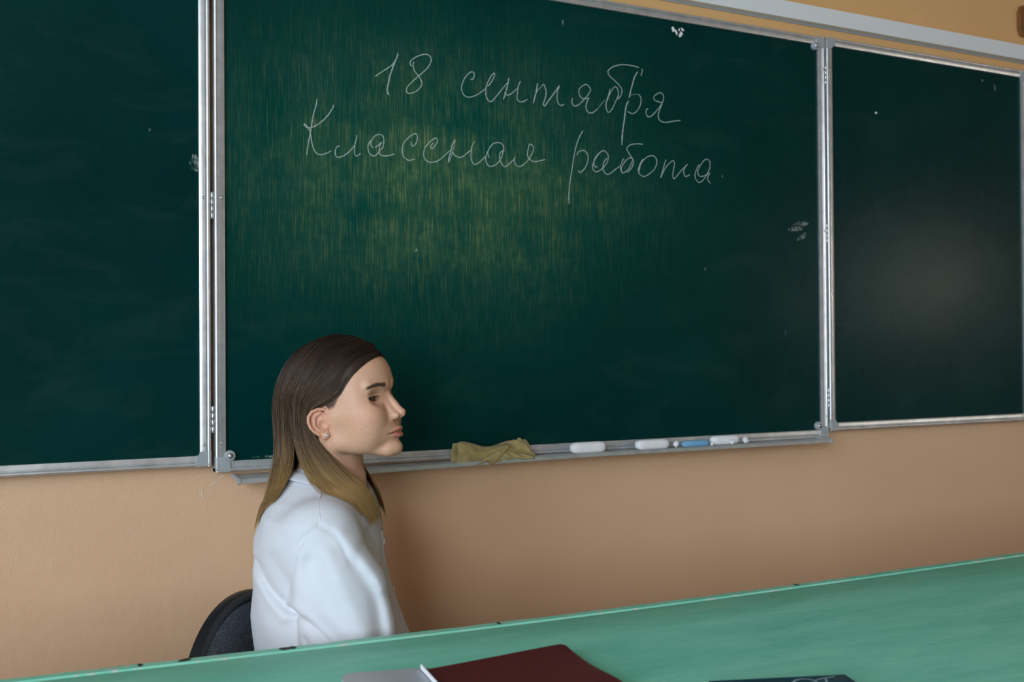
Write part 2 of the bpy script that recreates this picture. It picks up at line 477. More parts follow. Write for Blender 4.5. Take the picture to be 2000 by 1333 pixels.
# piano hinges standing in the gaps between the leaves
for x, zs in ((-0.0038, (1.419, 1.022, 1.833)), (1.5030, (1.833, 1.435, 1.022))):
    for z in zs:
        h = empty('hinge', (x, 0, z), parent=board)
        for k in range(4):
            V, F = lathe([(0.0022, k*0.0125+0.0004), (0.0026, k*0.0125+0.0010), (0.0026, (k+1)*0.0125-0.0010), (0.0022, (k+1)*0.0125-0.0004)], 12, 'z', (x, 0.0, z))
            mk('knuckle', V, F, 'bright_steel', h, smooth=True, auto=0.6)
        mk('hinge_plate', boxv(x-0.0036, x+0.0036, 0.003, 0.005, z, z+0.050), BOXF, 'bright_steel', h)

# chalk tray: a shallow folded aluminium ledge, hanging a little lower at its left end
TX0, TX1 = 0.034, 1.462
def tz(x): return 0.9425 + 0.0070*min(1.0, max(0.0, (x-TX0)/0.75))
tp = [(0.014, 0.0), (-0.004, 0.0), (-0.0440, -0.0006), (-0.0475, 0.0016), (-0.0495, 0.0018), (-0.0510, 0.0002), (-0.0508, -0.0062), (-0.0490, -0.0075), (-0.0480, -0.0060), (-0.0478, -0.0026), (-0.044, -0.0026), (0.014, -0.0022)]
xs = [TX0, TX0+0.2, TX0+0.4, TX0+0.6, TX0+0.75, 1.0, 1.2, TX1]; V, F = [], []; n = len(tp)
def droop(x, y): return 0.004*max(0.0, 1-(x-TX0)/0.6)*min(0.0, y)/0.05
for x in xs: V += [(x, y, tz(x)+z+droop(x, y)) for y, z in tp]
for j in range(len(xs)-1):
    for i in range(n):
        k = (i+1) % n; F.append((j*n+i, (j+1)*n+i, (j+1)*n+k, j*n+k))
F += [tuple(range(n)), tuple((len(xs)-1)*n+i for i in range(n))[::-1]]
tray = empty('chalk_tray', (0.75, -0.02, 0.94), parent=board)
mk('ledge', V, F, 'alu', tray)
for x0, x1 in ((TX0-0.0035, TX0+0.001), (TX1-0.001, TX1+0.0035)):
    z = tz((x0+x1)/2)
    dp = droop((x0+x1)/2, -0.05)
    prof = [(0.006, -0.0035), (-0.044, -0.0050+dp), (-0.050, -0.0088+dp), (-0.0525, -0.0060+dp), (-0.0525, 0.0010+dp), (-0.049, 0.0032+dp), (-0.020, 0.0022), (0.006, 0.0030)]
    V, F = extrude_profile(prof, (x0, 0, z), (x1, 0, z), (0, 1, 0), (0, 0, 1)); mk('end_cap', V, F, 'grey_plastic_cap', tray)

# chalk handwriting: points in mm from the lower left corner of the centre leaf
CHALK = {
  'day': [
    (1.0, '317,770 326,777 338,786 349,794 358,803'),
    (1.35, '366,823 364,815 359,804 355,793 349,776 346,762 343,750 343,743 345,738 347,738'),
    (1.0, '397,801 394,801 392,806 394,811 402,818 413,824 425,828 433,827 438,822 438,815 434,806 426,796 412,783 398,770 387,758 384,750 386,745 394,745 405,750 414,759 418,767 415,775 409,783 402,791 399,800 399,806 401,809'),
  ],
  'month': [
    (1.0, '527,789 530,788 533,790 535,796 535,802 530,804 522,799 513,788 508,777 506,767 509,757 514,752 522,750 533,753 546,760 561,772'),
    (1.0, '566,777 574,786 581,798 583,805 582,807 576,802 570,792 564,779 562,767 563,756 567,749 573,746 579,750 591,764 605,781 614,791'),
    (1.2, '616,801 615,792 612,780 608,767 605,758 603,754'),
    (1.0, '606,769 609,766 614,764 622,768 629,774 638,782'),
    (1.0, '646,797 642,793 639,784 637,771 636,761 638,755 644,753 651,754 661,760'),
    (1.25, '686,798 684,787 680,770 675,753'),
    (0.7, '677,757 682,774 688,784 694,790 700,797'),
    (1.2, '701,797 705,789 707,779 704,766 700,755 700,752 703,750 708,756 721,773 734,790 740,799'),
    (1.0, '740,796 735,785 734,773 735,763 739,757 745,755 752,759'),
    (1.0, '774,774 771,769 772,763 776,758 782,758 791,763 801,773 812,785 819,796 817,802 813,806 807,808 799,804 791,797 789,790 791,782 796,777 804,776 815,779'),
    (1.0, '815,779 811,773 808,764 807,757 810,749 818,746 826,748 837,757'),
    (0.45, '837,757 846,767 857,780'),
    (1.0, '870,805 867,794 861,777 859,765 864,752 874,759 886,781 892,794 890,807 883,811 875,803 867,789 861,775'),
    (1.0, '948,862 926,864 902,863 882,857 869,849 865,843 869,834 882,825 894,816 901,807 900,796 894,787 889,784'),
    (1.0, '957,860 956,852 953,844'),
    (1.3, '944,852 935,837 928,816 920,790'),
    (1.5, '919,784 912,768 907,738 902,708 900,682'),
    (1.0, '946,801 952,794 952,781 946,768 936,758 927,755 916,759'),
    (0.4, '922,792 929,798 946,801'),
    (1.0, '972,771 967,767 967,757 973,752 982,756 997,770 1009,785 1015,799 1013,807 1006,811 995,806 988,799 989,793 997,790 1010,788'),
    (1.0, '1011,786 1005,774 1000,761 1001,751 1008,745 1022,744 1043,749 1062,752'),
  ],
  'class': [
    (1.0, '198,713 196,700 190,679 186,654 183,638 180,622 177,602'),
    (1.0, '232,705 228,696 218,681 206,669 194,660 182,655 175,657 172,661 174,662 178,658 184,647 187,629 191,615 197,607 205,605 215,608 226,614'),
    (1.0, '243,624 240,625 236,620 234,611 236,604 242,603 252,607 263,616 274,630 279,649'),
    (1.0, '276,638 274,625 274,613 277,608 281,610 286,614'),
    (1.0, '312,627 308,632 308,638 314,649 321,654 328,655 334,651 335,642 333,631 326,622 318,613 313,611 306,614 302,622 302,632 307,642'),
    (1.0, '316,628 324,634 330,640 326,631 325,621 327,615 334,613 345,614 358,619'),
    (1.0, '394,646 394,641 397,638 403,642 407,654 406,662 401,663 390,656 378,643 374,630 376,617 382,610 390,608 402,612'),
    (1.0, '442,648 436,640 438,636 443,639 451,651 450,657 446,658 435,650 424,637 421,626 422,616 429,609 440,608 454,613 468,625 480,636'),
    (1.3, '491,659 484,646 481,632 477,620 476,610'),
    (0.7, '476,610 481,621 487,639 491,657'),
    (1.0, '485,633 490,626 499,623 508,625 518,633 528,641'),
    (1.0, '535,659 529,648 527,636 527,623 531,613 537,611 546,616 561,630'),
    (1.0, '569,627 566,637 570,648 579,658 590,661 599,659 603,652 601,640 594,624 583,613 571,609 564,614 561,625 565,641'),
    (1.0, '605,646 597,642 593,633 596,621 603,612 611,614 628,629'),
    (1.0, '630,635 628,625 632,617 639,614 649,618 662,630 672,646 675,656 671,663 665,663 662,653 660,641 664,633 672,628 682,628 704,634'),
  ],
  'stop': [
    (3.2, '1181,631 1182,631 1182,631'),
  ],
  'work': [
    (1.0, '799,705 790,691 782,672 776,649 771,622 765,590 762,565 762,541'),
    (1.0, '783,650 787,657 797,661 805,660 811,651 811,640 808,631 801,620 791,612 786,616'),
    (1.0, '836,627 828,629 826,637 830,648 841,659 851,665 859,662 864,654 862,642 856,633 847,624 835,617 827,618 823,625 826,638 835,652 841,658'),
    (1.0, '861,649 854,642 850,631 851,620 860,613 871,617 894,634'),
    (1.0, '906,652 900,644 896,632 900,620 906,620 918,630 927,646 929,653 920,654 909,646 901,635 898,626 902,618'),
    (1.0, '957,688 943,688 926,685 917,680 913,674 917,667 925,657 931,647 927,634 914,620'),
    (1.0, '957,655 949,643 944,631 945,622 951,617 960,615 972,621 985,631 994,645 994,656 988,663 979,664 968,660 956,650 949,638 946,625'),
    (1.0, '1020,658 1016,648 1010,630 1005,615 1011,627 1022,643 1034,654 1041,657 1044,650 1041,637 1039,623 1041,616 1047,619 1060,633 1073,645 1081,652'),
    (1.0, '1076,648 1071,639 1070,630 1075,623 1087,628'),
    (1.0, '1114,654 1107,643 1102,629 1104,619 1110,613 1116,612 1126,619 1136,632 1145,648 1145,663 1137,668 1128,664 1117,651 1110,638 1112,629 1118,626 1130,629 1145,636'),
    (1.0, '1145,636 1139,626 1139,619 1147,612'),
  ],
}

def ribbon(pts_mm, wid, y=0.0055, n=7):
    P = catmull([(x/1000, 0.95+z/1000) for x, z in pts_mm], n); m = len(P); V, F = [], []
    T = np.gradient(P, axis=0); T /= np.linalg.norm(T, axis=1)[:, None]+1e-9
    for i in range(m):
        nn = np.array((-T[i][1], T[i][0])); e = min(1.0, (i+1)/3, (m-i)/3)
        w = wid*0.5*(0.55+0.45*e)*(0.85+0.3*rng.random())
        a, b = P[i]+nn*w, P[i]-nn*w
        V += [(a[0], y, a[1]), (b[0], y, b[1]), (P[i][0], y-0.0003, P[i][1])]
    for i in range(m-1):
        F += [(3*i, 3*i+2, 3*i+5, 3*i+3), (3*i+2, 3*i+1, 3*i+4, 3*i+5)]
    return V, F
for key, lab in (('day', 'chalk numeral 18'), ('month', 'chalk handwriting of the month'), ('class', 'first chalk word of the lower line'), ('work', 'second chalk word of the lower line'), ('stop', 'chalk full stop')):
    V, F = join([ribbon([tuple(map(float, p.split(','))) for p in s.split()], 0.0021*w) for w, s in CHALK[key]])
    o = mk('chalk_writing', V, F, 'chalk_line', lc); o['label'] = lab
# smudges of dried chalk and blobs of paint on the surface
def blob(cx, cz, rx, rz, g, mat='chalk_smear', rot=0.0, y=0.0056, n=14):
    V = [(cx, y, cz)]
    for i in range(n):
        a = 2*PI*i/n; q = random.uniform(0.65, 1.25)
        u, v = rx*q*math.cos(a), rz*q*math.sin(a)
        V.append((cx+u*math.cos(rot)-v*math.sin(rot), y, cz+u*math.sin(rot)+v*math.cos(rot)))
    mk('smudge', V, [(0, 1+(i+1) % n, 1+i) for i in range(n)], mat, g)
for x, z, a, b, r in ((1.0435, 1.912, .004, .007, 0), (1.052, 1.905, .003, .009, .4), (1.060, 1.913, .003, .003, 0), (1.066, 1.905, .005, .005, 0), (1.0695, 1.915, .005, .0025, -.5), (1.062, 1.9, .004, .004, 0)):
    blob(x, z, a, b, lc, 'white_chalk', r)
blob(1.415, 1.475, .030, .012, lc, rot=0.3); blob(1.425, 1.448, .016, .006, lc, rot=0.5); blob(1.13, 1.36, .007, .004, lc, rot=.4)
blob(1.37, 1.21, .004, .006, lc); blob(0.75, 1.885, .0025, .009, lc); blob(0.098, 0.9735, .030, .0022, lc); blob(0.40, 1.375, .006, .004, lc, rot=.6)
blob(-0.035, 1.52, .010, .016, ll); blob(-0.113, 1.575, .002, .003, ll); blob(2.08, 1.908, .006, .004, lr); blob(2.13, 1.895, .004, .012, lr, rot=.3); blob(1.68, 1.78, .004, .003, lr, 'white_chalk')

# ------------------------------------------------------------------ chalk and cloth on the tray
TC = -0.0325
def chalk_stick(x0, x1, h, d, mat, label, yaw=0.0, y=TC, name='chalk_stick'):
    """chunky stick: rounded-square section, tapering rounded ends"""
    L = x1-x0; V, F = [], []
    prof = [(0.0, .35), (0.004, .78), (0.010, .96), (0.018, 1.0), (L-0.018, 1.0), (L-0.010, .96), (L-0.004, .78), (L, .35)]
    seg = 16
    for u, s in prof:
        for k in range(seg):
            a = 2*PI*(k+.5)/seg; c, sn = math.cos(a), math.sin(a)
            q = (abs(c)**3.2+abs(sn)**3.2)**(-1/3.2)
            jit = 1+random.uniform(-.02, .02)
            V.append((u-L/2, c*q*d/2*s*jit, h/2+sn*q*h/2*s*jit))
    for j in range(len(prof)-1):
        for k in range(seg):
            l = (k+1) % seg; F.append((j*seg+k, (j+1)*seg+k, (j+1)*seg+l, j*seg+l))
    F += [tuple(range(seg)), tuple((len(prof)-1)*seg+k for k in range(seg))[::-1]]
    x = (x0+x1)/2
    o = mk(name, V, F, mat, None, smooth=True, world=False, auto=0.9); o.location = (x, y, tz(x)+0.0001); o.rotation_euler = (0, 0, yaw)
    return tag(o, label, 'chalk', 'chalk on the tray')
chalk_stick(0.739, 0.825, 0.024, 0.024, 'white_chalk', 'thick white chalk stick lying nearest the khaki cloth', 0.0)
chalk_stick(0.905, 0.993, 0.022, 0.023, 'white_chalk', 'thick white chalk stick just left of the blue chalk', 0.02)
chalk_stick(1.029, 1.107, 0.015, 0.016, 'blue_chalk', 'pale blue chalk stick on the tray between white ones', 0.05)
chalk_stick(1.121, 1.203, 0.021, 0.020, 'white_chalk', 'thick white chalk stick right of the blue chalk, against the board', 0.03, -0.018)
def crumb(x, y, r, label):
    bm = bmesh.new(); bmesh.ops.create_icosphere(bm, subdivisions=1, radius=r)
    for v in bm.verts: v.co *= random.uniform(0.75, 1.15)
    zmin = min(v.co.z for v in bm.verts)
    V = [(v.co.x, v.co.y, v.co.z-zmin) for v in bm.verts]; bm.verts.index_update(); F = [[v.index for v in f.verts] for f in bm.faces]; bm.free()
    o = mk('chalk_stub', V, F, 'white_chalk', None, world=False); o.location = (x, y, tz(x)+0.0001)
    tag(o, label, 'chalk', 'chalk on the tray')
crumb(1.012, -0.036, 0.0085, 'white chalk stub between the white stick and the blue chalk')
crumb(1.113, -0.034, 0.0052, 'tiny white chalk stub at the right end of the blue chalk')
crumb(1.168, -0.040, 0.0072, 'white chalk stub in front of the rightmost white stick')
crumb(1.214, -0.030, 0.0085, 'white chalk stub farthest right on the tray')

# wiping cloth: one crumpled sheet, folded in overlapping layers
t = NT('khaki_cloth')
t.set(color=t.mix(t.ramp(t.noise(60, 5), 0.3, 0.7), srgb(150, 134, 86), srgb(178, 162, 112)), rough=0.9, spec=0.15, sheen=0.2,
      normal=t.bump(t.noise(900, 2), 0.25, 0.0006))
M['cloth'] = t.m
def sheet(top, bot, depth, nu=26, nv=12, sag=0.0, wave=0.004, ph=0.0, freq=3.0, y0=-0.03):
    """front layer between an upper and a lower outline (x,z in m), bulging out of the tray and folding back over its top"""
    T_ = catmull(top, 6); B_ = catmull(bot, 6)
    def res(P):
        d = np.r_[0, np.cumsum(np.linalg.norm(np.diff(P, axis=0), axis=1))]; d /= d[-1]
        s = np.linspace(0, 1, nu); return np.c_[np.interp(s, d, P[:, 0]), np.interp(s, d, P[:, 1])]
    T_, B_ = res(T_), res(B_); V, F = [], []
    for j in range(nv):
        v = j/(nv-1)
        for i in range(nu):
            u = i/(nu-1); p = B_[i]*(1-v)+T_[i]*v
            y = y0 - depth*math.sin(PI*min(1, 0.12+0.88*v)) + wave*math.sin(freq*2*PI*(u+0.35*v)+ph)*(0.3+v)
            V.append((p[0], y, p[1]))
    for j in range(nv-1):
        for i in range(nu-1):
            F.append((j*nu+i, j*nu+i+1, (j+1)*nu+i+1, (j+1)*nu+i))
    return V, F
def cz(px, dz): return dz
C0 = 0.9395
cl = [
    sheet([(0.471, 0.984), (0.480, 0.988), (0.505, 0.983), (0.533, 0.975), (0.556, 0.975), (0.585, 0.979)], [(0.466, 0.944), (0.480, 0.938), (0.503, 0.939), (0.520, 0.944), (0.540, 0.956), (0.575, 0.972)], 0.016, sag=0, wave=0.002, freq=1.5, y0=-0.036),
    sheet([(0.545, 0.964), (0.560, 0.968), (0.585, 0.979), (0.603, 0.985), (0.618, 0.984), (0.630, 0.982), (0.637, 0.972)], [(0.530, 0.950), (0.548, 0.952), (0.575, 0.958), (0.592, 0.954), (0.604, 0.950), (0.622, 0.950), (0.655, 0.942)], 0.012, wave=0.0035, freq=2.5, ph=1.0, y0=-0.030),
    sheet([(0.520, 0.950), (0.545, 0.962), (0.562, 0.970), (0.583, 0.978)], [(0.508, 0.937), (0.528, 0.946), (0.544, 0.939), (0.566, 0.958)], 0.006, wave=0.002, freq=2.0, ph=.4, y0=-0.050),
    sheet([(0.552, 0.962), (0.575, 0.967), (0.595, 0.960), (0.612, 0.957), (0.640, 0.952)], [(0.548, 0.941), (0.570, 0.943), (0.592, 0.946), (0.615, 0.945), (0.640, 0.944)], 0.007, wave=0.0025, freq=3.0, ph=2.2, y0=-0.046),
    sheet([(0.604, 0.986), (0.612, 0.983), (0.620, 0.989), (0.626, 0.984), (0.636, 0.984), (0.641, 0.976)], [(0.600, 0.962), (0.612, 0.963), (0.622, 0.960), (0.632, 0.956), (0.646, 0.948)], 0.008, wave=0.002, freq=2.0, y0=-0.024),
    # back layer leaning on the board, closing the bundle behind
    sheet([(0.471, 0.983), (0.505, 0.981), (0.533, 0.973), (0.560, 0.974), (0.600, 0.983), (0.636, 0.980)], [(0.470, 0.9385), (0.51, 0.9385), (0.55, 0.939), (0.60, 0.940), (0.650, 0.941)], -0.008, wave=0.001, y0=-0.018),
]
V, F = join(cl)
rag = mk('wiping_cloth', V, F, 'cloth', None, smooth=True, loc=(0.55, -0.03, C0))
md = rag.modifiers.new('thick', 'SOLIDIFY'); md.thickness = 0.0014; md.offset = 0
tag(rag, 'crumpled khaki wiping cloth lying on the chalk tray', 'cloth')
# ------------------------------------------------------------------ the teacher's desk, green oil paint, sagging a little
t = NT('green_oil_paint')
v = t.mapping((2.2, 9.0, 2.2), rot=(0, 0, -0.04))
n1 = t.noise(2.0, 7, 0.62, vec=v, dist=0.5)
n2 = t.noise(7, 6, 0.6)
cl = t.mix(t.ramp(n1, 0.30, 0.72), srgb(112, 206, 182), srgb(146, 226, 204))
cl = t.mix(t.ramp(n2, 0.55, 0.78, 0, 0.35), cl, srgb(96, 188, 166))
fleck = t.math('MULTIPLY', t.ramp(t.voronoi(38), 0.0, 0.035, 1, 0), t.ramp(t.noise(11, 2), 0.55, 0.62))
cl = t.mix(t.math('MULTIPLY', fleck, 0.6), cl, srgb(176, 214, 196))
sc = t.ramp(t.noise(1.0, 2, 0.5, vec=t.mapping((30, 260, 30), rot=(0, 0, 0.5))), 0.70, 0.78, 0, 0.25)
cl = t.mix(sc, cl, srgb(160, 205, 184))
t.set(color=cl, rough=t.ramp(n1, 0.3, 0.7, 0.50, 0.62), spec=0.22,
      normal=t.bump(t.noise(1.5, 7, 0.65, vec=t.mapping((14, 50, 14))), 0.45, 0.0018))
M['desk_paint'] = t.m
t = NT('chipped_edge_paint')
ch_ = t.ramp(t.noise(55, 5, 0.7), 0.56, 0.60)
t.set(color=t.mix(ch_, t.mix(t.ramp(t.noise(14, 4), 0.3, 0.7), srgb(118, 206, 180), srgb(146, 220, 196)), srgb(190, 205, 196)), rough=0.5,
      normal=t.bump(t.noise(55, 5, 0.7), 0.6, 0.0015))
M['desk_edge'] = t.m
simple('chipped_dark_wood', srgb(30, 30, 28), 0.7)
DX0, DX1, DEP, TH = -0.75, 2.15, 0.95, 0.034
def desk_z(x): return 0.776-0.014*math.cos(min(1.7, abs(x-0.45))/1.7*PI/2)**2
def desk_y(x): return -0.5500-0.03657*x
desk = empty('teachers_desk', (0.7, -0.98, 0), 'long teacher\'s desk in worn pale green oil paint in the foreground', 'desk')
NX, NY = 70, 8
def slab(ya, yb, zt, th, mat, name, bev, jit=0.0):
    """lengthways board between two offsets from the wall-side edge, following the sag"""
    V, F = [], []
    sec = [(ya, -bev), (ya-bev*.3, -bev*.3), (ya-bev, 0.0)] + [(ya-bev-(ya-yb-2*bev)*k/NY, 0.0) for k in range(1, NY)] + [(yb+bev, 0.0), (yb, -bev), (yb, -th), (ya, -th)]
    n = len(sec)
    for i in range(NX+1):
        x = DX0+(DX1-DX0)*i/NX
        j_ = random.uniform(-jit, jit)
        for k, (y, z) in enumerate(sec):
            V.append((x, desk_y(x)+y+(j_ if k < 3 else 0), desk_z(x)+zt+z+(j_*.4 if k < 3 else 0)))
    for i in range(NX):
        for k in range(n):
            l = (k+1) % n; F.append((i*n+k, i*n+l, (i+1)*n+l, (i+1)*n+k))
    F += [tuple(range(n))[::-1], tuple(NX*n+k for k in range(n))]
    return mk(name, V, F, mat, desk, smooth=True, auto=0.5)
slab(-0.0235, -DEP, 0.0, TH, 'desk_paint', 'table_top', 0.003)
slab(0.0, -0.0228, 0.0012, TH+0.002, 'desk_edge', 'edge_strip', 0.0035, 0.0007)
# gouges through the paint on the edge strip
for x, w in ((-0.152, 0.009), (-0.019, 0.0125), (-0.009, 0.006), (-0.2066, 0.004), (0.30, 0.003), (0.86, 0.003)):
    y, z = desk_y(x), desk_z(x)+0.0016
    V = [(x+w*math.cos(a)*random.uniform(.6, 1.2), y-0.010+0.0075*math.sin(a)*random.uniform(.6, 1.2), z) for a in np.linspace(0, 2*PI, 11)[:-1]]
    mk('paint_chip', V+[(x, y-0.010, z)], [(i, (i+1) % 10, 10) for i in range(10)], 'chipped_dark_wood', desk)
ytop = desk_y(0.7)
for x in (DX0+0.08, DX1-0.08):
    for dy in (-0.07, -DEP+0.07):
        yy = desk_y(x)+dy
        box('leg', x-0.03, x+0.03, yy-0.03, yy+0.03, 0, desk_z(x)-TH, 'desk_paint', desk, 0.003)
def apron(xa, xb, ya, yb): 
    return box('apron', xa, xb, ya, yb, 0.62, 0.712, 'desk_paint', desk)
apron(DX0+0.11, DX1-0.11, ytop-DEP+0.06, ytop-DEP+0.08)
for x in (DX0+0.08, DX1-0.08): apron(x-0.01, x+0.01, desk_y(x)-DEP+0.10, desk_y(x)-0.10)
def dz(x, h=0.0): return desk_z(x)+h

# ------------------------------------------------------------------ books on the desk
simple('maroon_cover', srgb(86, 22, 30), 0.42, var=0.12, scale=90, bump=0.25, bscale=700)
simple('grey_cover', srgb(172, 180, 190), 0.40, var=0.04, scale=20)
simple('white_paper', srgb(232, 234, 240), 0.8, var=0.02)
simple('teal_cover', srgb(4, 66, 82), 0.35, var=0.1, scale=60)
simple('pale_print', srgb(150, 178, 190), 0.5, var=0.05)
reg = empty('class_register', (0.14, -0.87, dz(0.14)), 'maroon and grey open class register at the bottom of the picture', 'book')
def panel(outline_top, length, dirv, th, mat, name, parent, zf, nv=10):
    """cover: upper edge polyline (x,y) extended towards the viewer along dirv; zf(u,v) = height"""
    T_ = catmull(outline_top, 6); nu = len(T_); V, F = [], []
    d = np.array(dirv)/np.linalg.norm(dirv)
    for s in (0, 1):
        for j in range(nv):
            v = j/(nv-1)
            for i in range(nu):
                u = i/(nu-1); p = T_[i]+d*length*v
                V.append((p[0], p[1], zf(u, v)-s*th))
    N = nu*nv
    for j in range(nv-1):
        for i in range(nu-1):
            a = j*nu+i; F.append((a, a+nu, a+nu+1, a+1)); F.append((N+a, N+a+1, N+a+nu+1, N+a+nu))
    rim = [i for i in range(nu)] + [j*nu+nu-1 for j in range(1, nv)] + [(nv-1)*nu+i for i in range(nu-2, -1, -1)] + [j*nu for j in range(nv-2, 0, -1)]
    for i in range(len(rim)):
        a, b = rim[i], rim[(i+1) % len(rim)]; F.append((a, b, N+b, N+a))
    return mk(name, V, F, mat, parent, smooth=True, auto=0.6)
zg = dz(0.15)+0.0012
DV = (-0.135, -1.0)
panel([(-0.004, -0.760), (0.001, -0.749), (0.006, -0.7445), (0.017, -0.7420), (0.055, -0.7520), (0.0973, -0.7630), (0.104, -0.766)], 0.24, DV, 0.0115, 'grey_cover', 'grey_cover', reg, lambda u, v: zg+0.0125)
panel([(0.0935, -0.7719), (0.0991, -0.7790), (0.1091, -0.7803), (0.1825, -0.7733), (0.2400, -0.7672), (0.2880, -0.7625), (0.2975, -0.7640), (0.3002, -0.7708)], 0.24, DV, 0.0022, 'maroon_cover', 'maroon_cover', reg,
      lambda u, v: zg+0.0155+0.004*math.exp(-(u/0.06)**2)-0.003*math.sin(2*PI*v)*u)
panel([(0.0932, -0.7715), (0.0942, -0.7730)], 0.24, DV, 0.0060, 'white_paper', 'paper_edge', reg, lambda u, v: zg+0.0202)
panel([(0.112, -0.784), (0.18, -0.778), (0.285, -0.769)], 0.225, DV, 0.0125, 'white_paper', 'page_block', reg, lambda u, v: zg+0.0130)

tb = empty('teal_book', (0.43, -1.10, dz(0.47)), 'dark teal book with pale script on its cover, bottom right', 'book')
zt_ = dz(0.47)+0.016
c0 = np.array((0.3768, -0.9778)); c1 = np.array((0.5353, -1.0340)); e = (c1-c0)/np.linalg.norm(c1-c0); nrm_ = np.array((e[1], -e[0]))
if nrm_[1] > 0: nrm_ = -nrm_
def tbp(u, v, z): p = c0+e*u+nrm_*v; return (p[0], p[1], z)
Lb = float(np.linalg.norm(c1-c0)); Hb = 0.22
def slabq(u0, u1, v0, v1, z0, z1): return [tbp(u0, v0, z0), tbp(u1, v0, z0), tbp(u1, v1, z0), tbp(u0, v1, z0), tbp(u0, v0, z1), tbp(u1, v0, z1), tbp(u1, v1, z1), tbp(u0, v1, z1)]
BF2 = [f[::-1] for f in BOXF]
mk('front_cover', slabq(0, Lb, 0, Hb, zt_-0.002, zt_), BF2, 'teal_cover', tb)
mk('back_cover', slabq(0, Lb, 0, Hb, dz(0.47)+0.0006, dz(0.47)+0.0022), BF2, 'teal_cover', tb)
mk('page_block', slabq(0.003, Lb-0.004, 0.004, Hb-0.004, dz(0.47)+0.0022, zt_-0.002), BF2, 'white_paper', tb)
mk('spine', slabq(-0.001, 0.001, 0, Hb, dz(0.47)+0.0006, zt_), BF2, 'teal_cover', tb)
def script(paths, w):
    parts = []
    for pts in paths:
        P = catmull(pts, 6); V, F = [], []; T_ = np.gradient(P, axis=0); T_ /= np.linalg.norm(T_, axis=1)[:, None]+1e-9
        for i, p in enumerate(P):
            nn = np.array((-T_[i][1], T_[i][0]))*w/2
            V += [tbp(*(p+nn), zt_+0.0002), tbp(*(p-nn), zt_+0.0002)]
        parts.append((V, [(2*i, 2*i+1, 2*i+3, 2*i+2) for i in range(len(P)-1)]))
    return join(parts)
V, F = script([[(0.092, 0.024), (0.100, 0.014), (0.110, 0.010), (0.119, 0.013), (0.122, 0.022), (0.118, 0.034), (0.106, 0.044), (0.094, 0.042), (0.090, 0.033)],
               [(0.124, 0.017), (0.136, 0.011), (0.152, 0.0065)], [(0.139, 0.010), (0.134, 0.026), (0.130, 0.045)],
               [(0.076, 0.020), (0.074, 0.040)], [(0.083, 0.019), (0.081, 0.040)]], 0.0028)
mk('cover_script', V, F, 'pale_print', tb)
# ------------------------------------------------------------------ chair with a rounded back
simple('black_plastic', srgb(22, 26, 30), 0.42, var=0.08, scale=40)
simple('black_metal', srgb(24, 25, 27), 0.35, metal=0.2, var=0.05)
t = NT('grey_tweed')
wv = t.add('ShaderNodeTexWave', wave_type='BANDS'); wv.inputs['Scale'].default_value = 260; wv.inputs['Distortion'].default_value = 1.5; wv.inputs['Detail'].default_value = 2
t.l.new(t.mapping((1, 1, 1), rot=(0.3, 0.6, 0.2)), wv.inputs[0])
sp = t.ramp(t.noise(620, 2, 0.7), 0.42, 0.60)
f_ = t.math('MULTIPLY', sp, t.ramp(wv.outputs[1], 0.2, 0.8, 0.45, 1.0))
t.set(color=t.mix(f_, srgb(48, 55, 64), srgb(172, 182, 194)), rough=0.95, spec=0.1, normal=t.bump(t.noise(620, 2, 0.7), 0.5, 0.0012))
M['tweed'] = t.m
CY = math.radians(42)
CF = np.array((math.cos(CY), -math.sin(CY), 0)); CL = np.array((math.sin(CY), math.cos(CY), 0)); CU = np.array((0, 0, 1.0))
CB = np.array((0.000, -0.212, 0.580))                     # centre of the backrest
chair = empty('chair', (0.16, -0.30, 0), 'chair with a rounded grey tweed back and thick black rim, behind the seated person', 'chair')
HW, HH, EX = 0.215, 0.190, 2.05
def back_pt(w, h, d=0.0):
    """w sideways, h up, d forwards from the curved back plane"""
    return CB+CL*w+CU*h+CF*(d+0.015*(w/HW)**2-0.10*h*0.6)
def outline(s, k=1.0):
    a = 2*PI*s; c, sn = math.cos(a), math.sin(a); q = (abs(c)**EX+abs(sn)**EX)**(-1/EX)
    return HW*k*c*q, HH*k*sn*q
back = empty('backrest', tuple(CB), parent=chair)
N = 96; V, F = [], []
ring = [(1.0, 0.000), (1.008, 0.012), (0.985, 0.020), (0.950, 0.022), (0.915, 0.018), (0.895, 0.008)]
for k, d in ring:
    for i in range(N): V.append(back_pt(*outline(i/N, k), d))
for j in range(len(ring)-1):
    for i in range(N):
        l = (i+1) % N; F.append((j*N+i, j*N+l, (j+1)*N+l, (j+1)*N+i))
mk('rim', V, F, 'black_plastic', back, smooth=True)
V, F = [back_pt(0, 0, 0.004)], []
ks = np.linspace(0.12, 0.905, 10)
for k in ks:
    for i in range(N): V.append(back_pt(*outline(i/N, k), 0.006+0.008*(k/0.905)**3))
for i in range(N): F.append((0, 1+i, 1+(i+1) % N))
for j in range(len(ks)-1):
    for i in range(N):
        l = (i+1) % N; F.append((1+j*N+i, 1+(j+1)*N+i, 1+(j+1)*N+l, 1+j*N+l))
mk('back_cushion', V, F, 'tweed', back, smooth=True)
V, F = [back_pt(0, 0, -0.014)], []
ks = np.linspace(0.15, 1.0, 8)
for k in ks:
    for i in range(N): V.append(back_pt(*outline(i/N, k), -0.014+0.014*k**4))
for i in range(N): F.append((0, 1+(i+1) % N, 1+i))
for j in range(len(ks)-1):
    for i in range(N):
        l = (i+1) % N; F.append((1+j*N+i, 1+j*N+l, 1+(j+1)*N+l, 1+(j+1)*N+i))
mk('back_shell', V, F, 'black_plastic', back, smooth=True)
